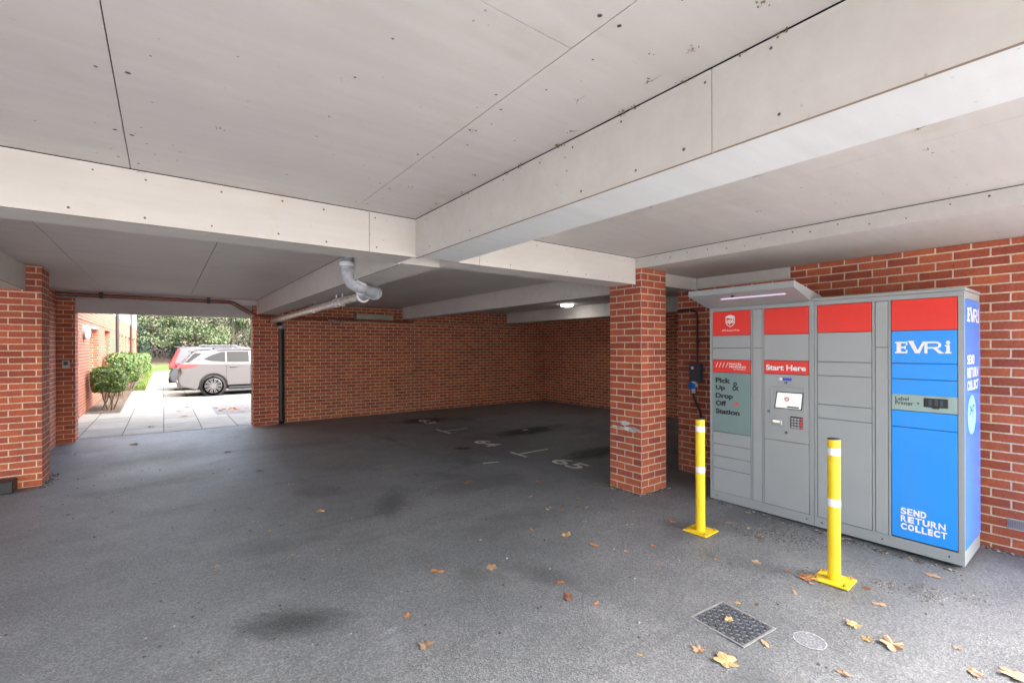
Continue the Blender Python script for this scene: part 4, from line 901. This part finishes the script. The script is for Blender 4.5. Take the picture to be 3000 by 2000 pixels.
shrub(-1.5, -.55, 30.2, 34.0, .25, 1.30, 3600, 5, "last clipped shrub at the far end of the brick building", .09)

# ------------------------------------------------------------------ outside: cars
TYRE = plain("tyre_rubber", (.020, .020, .021), .75); RIM = plain("alloy", (.22, .22, .23), .35, metal=.5); GLASSC = plain("car_glass", (.020, .020, .020), .12, var=.02, spec=.12)
TAILR = plain("tail_lamp_red", (.55, .012, .012), .15, var=.05, coat=1); TRIMB = plain("black_trim", (.018, .018, .018), .5)
def car(x, y, paint, label, tall):
    """a parked estate-like SUV heading +x; x = rear bumper, y = side facing the camera"""
    t = thing("parked_car", (x, y, 0), label, 'car'); L, W = 4.62, 1.86; sy = .0; y1 = W
    def S(mb): mb.v = [(x + a, y + b_, c_) for a, b_, c_ in mb.v]; return mb
    wc = (.97, 3.68); wr = .345; ar = .40
    def arch(cx, r): return [(cx + r * math.cos(a), .335 + r * math.sin(a)) for a in [math.pi - math.pi * i / 12 for i in range(13)]]
    low = [(.10, .34), (.52, .22)] + [p_ for p_ in arch(wc[0], ar) if p_[1] > .22] + [p_ for p_ in arch(wc[1], ar) if p_[1] > .22] + [(4.30, .24), (4.55, .36), (4.62, .55), (4.58, .78), (4.35, .93), (3.40, 1.03), (2.9, 1.06), (.62, 1.10), (.14, 1.06), (.06, .98), (.10, .78), (.02, .62), (.03, .46)]
    mb = MB(); bm = bmesh.new(); n = len(low)
    vA = [bm.verts.new((p_[0], sy + .03, p_[1])) for p_ in low]; vB = [bm.verts.new((p_[0], y1 - .03, p_[1])) for p_ in low]
    bm.faces.new(vA); bm.faces.new(vB[::-1])
    for i in range(n): bm.faces.new((vA[i], vB[i], vB[(i + 1) % n], vA[(i + 1) % n]))
    bmesh.ops.recalc_face_normals(bm, faces=bm.faces[:])
    ed = [e for e in bm.edges if abs(e.verts[0].co.y - e.verts[1].co.y) < .01]
    bmesh.ops.bevel(bm, geom=ed, offset=.055, segments=3, affect='EDGES', profile=.6)
    mb.bm(bm, 0, False); S(mb).build("body", paint, t, uv=False)
    # greenhouse with tumblehome, roof, pillars
    def gh(prof, y_in, z0, z1):
        m2 = MB(); vs = []
        for s_ in (0, 1):
            for (a, z) in prof:
                k = (z - z0) / (z1 - z0); yy = sy + .05 + k * y_in; vs.append((a, yy if s_ == 0 else y1 - (yy - sy), z))
        bm2 = bmesh.new(); n2 = len(prof); bv = [bm2.verts.new(v) for v in vs]; bm2.faces.new(bv[:n2]); bm2.faces.new(bv[n2:][::-1])
        for i in range(n2): bm2.faces.new((bv[i], bv[n2 + i], bv[n2 + (i + 1) % n2], bv[(i + 1) % n2]))
        bmesh.ops.recalc_face_normals(bm2, faces=bm2.faces[:])
        ed2 = [e for e in bm2.edges if abs(e.verts[0].co.y - e.verts[1].co.y) < .25 and min(e.verts[0].co.z, e.verts[1].co.z) > z0 + .2]
        bmesh.ops.bevel(bm2, geom=ed2, offset=.05, segments=3, affect='EDGES')
        m2.bm(bm2, 0, False); return m2
    zr = 1.69 if tall else 1.55
    rear = .30 if tall else .42
    prof = [(.12, 1.06), (rear, zr - .10), (rear + .14, zr - .055), (1.5, zr), (2.3, zr - .01), (2.75, zr - .10), (3.55, 1.03)]
    S(gh(prof, .20, 1.03, zr)).build("cabin", paint, t, uv=False)
    def sidequad(pts, off=.006, name="side_window", mat=GLASSC):
        for s_ in (0, 1):
            m3 = MB(); vs = []
            for (a, z) in pts:
                k = (z - 1.03) / (zr - 1.03); yy = .05 + k * .20 - off; vs.append((a, yy if s_ == 0 else y1 - yy, z))
            vs2 = [(a, b_ + (.004 if s_ == 0 else -.004), c_) for a, b_, c_ in vs]; n3 = len(vs)
            m3.add(vs + vs2, [list(range(n3)), list(range(n3, 2 * n3))[::-1]] + [(i, (i + 1) % n3, n3 + (i + 1) % n3, n3 + i) for i in range(n3)]); S(m3).build(name, mat, t, uv=False, fix=True)
    if tall: sidequad([(.62, 1.14), (.78, zr - .16), (1.30, zr - .13), (1.30, 1.13)])
    else: sidequad([(.70, 1.235), (.95, 1.37), (1.20, zr - .085), (1.32, zr - .075), (1.32, 1.13), (.90, 1.17)])
    sidequad([(1.37, 1.13), (1.37, zr - .075), (2.02, zr - .07), (2.02, 1.12)]); sidequad([(2.09, 1.12), (2.09, zr - .07), (2.50, zr - .11), (3.12, 1.13)])
    if not tall: sidequad([(.20, 1.13), (.46, 1.435), (.66, 1.415), (.32, 1.14)], .009, 'rear_quarter_glass')
    # rear window, spoiler, lamps, bumper, wheels
    m3 = MB(); dz = zr - .10 - 1.06; nx_ = Vector((-dz, 0, rear - .12)).normalized() * .008
    def rp(k, yy): return (.12 + (rear - .12) * k + nx_.x, yy, 1.06 + dz * k + nx_.z)
    m3.add([rp(.12, .16), rp(.12, y1 - .16), rp(.93, y1 - .27), rp(.93, .27)], [(0, 1, 2, 3)]); S(m3).build("rear_window", GLASSC, t, uv=False)
    m3 = MB(); m3.bbox(rear - .10, .27, zr - .075, rear + .25, y1 - .27, zr - .035, .015); S(m3).build("spoiler", paint, t, uv=False)
    for ya in (.235, y1 - .265):
        m3 = MB(); m3.bbox(rear + .7, ya, zr - .012, 2.2, ya + .03, zr + .03, .01); S(m3).build("roof_rail", RIM, t, uv=False)
    for s_ in (0, 1):
        m3 = MB()
        if tall:
            pr_ = [(.02, .86), (.28, .90), (.22, 1.02), (.20, 1.10), (.36, zr - .14), (.29, zr - .12), (.08, 1.10), (.02, 1.0)]
            ya = (.015, .30) if s_ == 0 else (y1 - .30, y1 - .015)
        else:
            pr_ = [(.03, 1.07), (.07, .965), (.20, .945), (.40, .985), (.58, 1.055), (.30, 1.075)]
            ya = (.018, .40) if s_ == 0 else (y1 - .40, y1 - .018)
        m3.prism(pr_, 'y', ya[0], ya[1]); S(m3).build("tail_lamp", TAILR, t, uv=False)
    m3 = MB(); m3.bbox(-.005, .12, .30, .20, y1 - .12, .50, .03, seg=2); m3.bbox(.01, .60, .80, .10, y1 - .60, .93, .01); S(m3).build("rear_bumper", TRIMB if tall else plain("bumper_grey", (.20, .20, .205), .4) if not bpy.data.materials.get("bumper_grey") else bpy.data.materials["bumper_grey"], t, uv=False)
    m3 = MB(); m3.bbox(1.40, .018, .20, 3.25, y1 - .018, .30, .02); S(m3).build("sill", TRIMB, t, uv=False)
    for a in (1.46, 2.50):
        m3 = MB(); m3.bbox(a, .006, .955, a + .20, .03, .985, .006); S(m3).build("door_handle", paint, t, uv=False)
    m3 = MB()
    for a in (1.345, 2.055, 3.18): m3.box(a, .026, .36, a + .007, .031, 1.06)
    S(m3).build("door_gaps", TRIMB, t, uv=False)
    for ax in wc:
        for s_ in (0, 1):
            ya, yb = (.0, .22) if s_ == 0 else (y1 - .22, y1)
            o_ = ya if s_ == 0 else yb; sg = 1 if s_ == 0 else -1
            m3 = MB(); m3.tube([(ax, o_ + sg * .02, .345), (ax, o_, .345), (ax, o_, .345), (ax, o_ + sg * .22, .345)], [.24, .30, wr - .012, wr], 36, caps=False)
            m3.tube([(ax, o_ + sg * .005, .345), (ax, o_ + sg * .22, .345)], [wr, wr], 36, caps=True)
            wh = S(m3).build("wheel", TYRE, t, uv=False)
            m3 = MB(); m3.tube([(ax, o_ - sg * .002, .345), (ax, o_ - sg * .010, .345)], [.245, .235], 36, caps=False)
            for i in range(10):
                a = 2 * math.pi * i / 10; d1 = Vector((math.cos(a), 0, math.sin(a))); d2 = Vector((-math.sin(a), 0, math.cos(a))); c0 = Vector((ax, o_ - sg * .008, .345))
                for sh in (-.028, .028): m3.add([c0 + d1 * .03 + d2 * (sh * .2 - .010), c0 + d1 * .03 + d2 * (sh * .2 + .010), c0 + d1 * .238 + d2 * (sh + .012), c0 + d1 * .238 + d2 * (sh - .012)], [(0, 1, 2, 3)])
            m3.tube([(ax, o_ - sg * .012, .345), (ax, o_ - sg * .006, .345)], [.045, .05], 16); S(m3).build("rim", RIM, wh, uv=False)
    for ax in wc:
        m3 = MB(); m3.cyl((ax, .06, .36), (ax, y1 - .06, .36), .395, 28); S(m3).build("wheel_arch", TRIMB, t, uv=False)
    return t
SILVER = plain("silver_paint", (.125, .122, .124), .38, var=.02, spec=.3, coat=.08); PALE = plain("pale_silver_paint", (.075, .08, .09), .38, var=.02, spec=.3, coat=.08)
car(.355, 18.3, SILVER, "silver grey car with wrapped red tail lamps, parked nearest the exit opening", False)
car(.15, 21.2, PALE, "pale silver car with tall vertical red tail lamps, parked behind the nearer car", True)

# ------------------------------------------------------------------ outside: trees
CANM = leaf_mat("tree_leaves", [(.028, .050, .018), (.060, .095, .034), (.12, .15, .07), (.22, .22, .13)], .22, .5, .5)
CAND = leaf_mat("dark_tree_leaves", [(.012, .025, .010), (.026, .048, .018), (.055, .085, .032)], .2, .5, .5)
IVYM = leaf_mat("ivy_leaves", [(.018, .045, .028), (.035, .075, .05), (.06, .11, .07)], .2, .4, .6)
BARK = plain("bark", (.06, .048, .036), .9, var=.4, nscale=6)
def tree(x, y, h, rad, seed, label, mat, n=3200, ivy=False, low=1.9):
    rr = random.Random(seed); z0 = bank(x, y); t = thing("tree", (x, y, z0), label, 'tree', 'trees beyond the parked cars')
    mb = MB(); tops = []
    mb.tube([(x, y, z0 - .1), (x + rr.uniform(-.1, .1), y, z0 + h * .25), (x + rr.uniform(-.3, .3), y, z0 + h * .55), (x + rr.uniform(-.4, .4), y, z0 + h * .9)], [.24, .19, .13, .04], 9)
    for i in range(9):
        zb = z0 + h * rr.uniform(.18, .7); a = rr.uniform(0, 6.28); r_ = rad * rr.uniform(.6, 1.0); e = Vector((x + math.cos(a) * r_, y + math.sin(a) * r_, max(z0 + low, zb + rr.uniform(-.8, 1.4)))); tops.append(e)
        mb.tube([(x, y, zb), (Vector((x, y, zb)) + e) / 2 + Vector((0, 0, .3)), e], [.07, .05, .015], 6)
    for i in range(4):
        a = rr.uniform(0, 6.28); mb.tube([(x + math.cos(a) * .5, y + math.sin(a) * .5, z0), (x + math.cos(a) * .9, y + math.sin(a) * .7, z0 + 3.2)], [.05, .02], 5)
    mb.build("trunk", BARK, t, uv=False)
    mb = MB(); cl = []
    for i in range(46):
        if i < 18: p_ = rr.choice(tops) + Vector((rr.gauss(0, .5), rr.gauss(0, .5), rr.gauss(0, .4)))
        else:
            a = rr.uniform(0, 6.28); q_ = rad * math.sqrt(rr.random()); p_ = Vector((x + math.cos(a) * q_, y + math.sin(a) * q_, z0 + rr.uniform(low + .2, h)))
        cl.append((p_, rr.uniform(.45, 1.0)))
    for i in range(n):
        p_, s_ = rr.choice(cl); q_ = p_ + Vector((rr.gauss(0, s_ * .5), rr.gauss(0, s_ * .5), rr.gauss(0, s_ * .32)))
        quad_leaf(mb, q_, rr, .20, (0, -.3, .5))
    mb.build("crown", mat, t, uv=False)
    if ivy:
        mb = MB()
        for i in range(1500):
            a = rr.uniform(0, 6.28); zz = rr.uniform(0, 3.4); q_ = rr.uniform(.2, .55) * (1.15 - zz / 6); quad_leaf(mb, Vector((x + math.cos(a) * q_, y + math.sin(a) * q_, z0 + zz)), rr, .15, (math.cos(a), math.sin(a), .2))
        mb.build("ivy", IVYM, t, uv=False)
    return t
TR = [(-1.4, 51, 9, 2.6, CANM, True, "broad pale green tree with an ivy clad trunk, nearest the brick building"), (.9, 54, 10, 2.8, CANM, True, "pale leaved tree with thick bluish ivy, above the paler car"), (2.4, 50.5, 8, 2.4, CANM, False, "light green tree with a thin bare trunk, above the car roofs"), (4.0, 55, 11, 3.0, CAND, True, "dark tree with an ivy clad trunk behind the nearer car"), (5.3, 51.5, 9, 2.6, CANM, False, "bright green tree near the right jamb of the exit opening"), (7.4, 53, 10, 3, CAND, True, "dark leafy tree hidden partly by the right jamb"), (-4.2, 54, 10, 3, CAND, True, "dark tree behind the end of the brick building"), (-7.5, 52, 9, 3, CANM, False, "pale tree farther left behind the brick building")]
for i, (x, y, h, r_, mt, iv, lb) in enumerate(TR): tree(x, y, h, r_, 40 + i, lb, mt, 4200, iv)
mb = MB(); rr = random.Random(77)
for i in range(15000):
    x = rr.uniform(-14, 18); y = rr.uniform(54, 64); zb = bank(x, y); hmax = 1.1 + 3.6 * max(0, mnoise.noise(Vector((x * .35, y * .2, 3))) + .45)
    if y > 59: hmax = 6.5
    quad_leaf(mb, Vector((x, y, zb + rr.uniform(0, 1) * hmax)), rr, .26, (0, -.4, .4))
tag(mb.build("undergrowth", CAND, uv=False), "dense dark woodland undergrowth on the bank behind the trees", 'undergrowth', kind='stuff')

for o in list(bpy.data.objects):
    if '_o' in o: del o['_o']
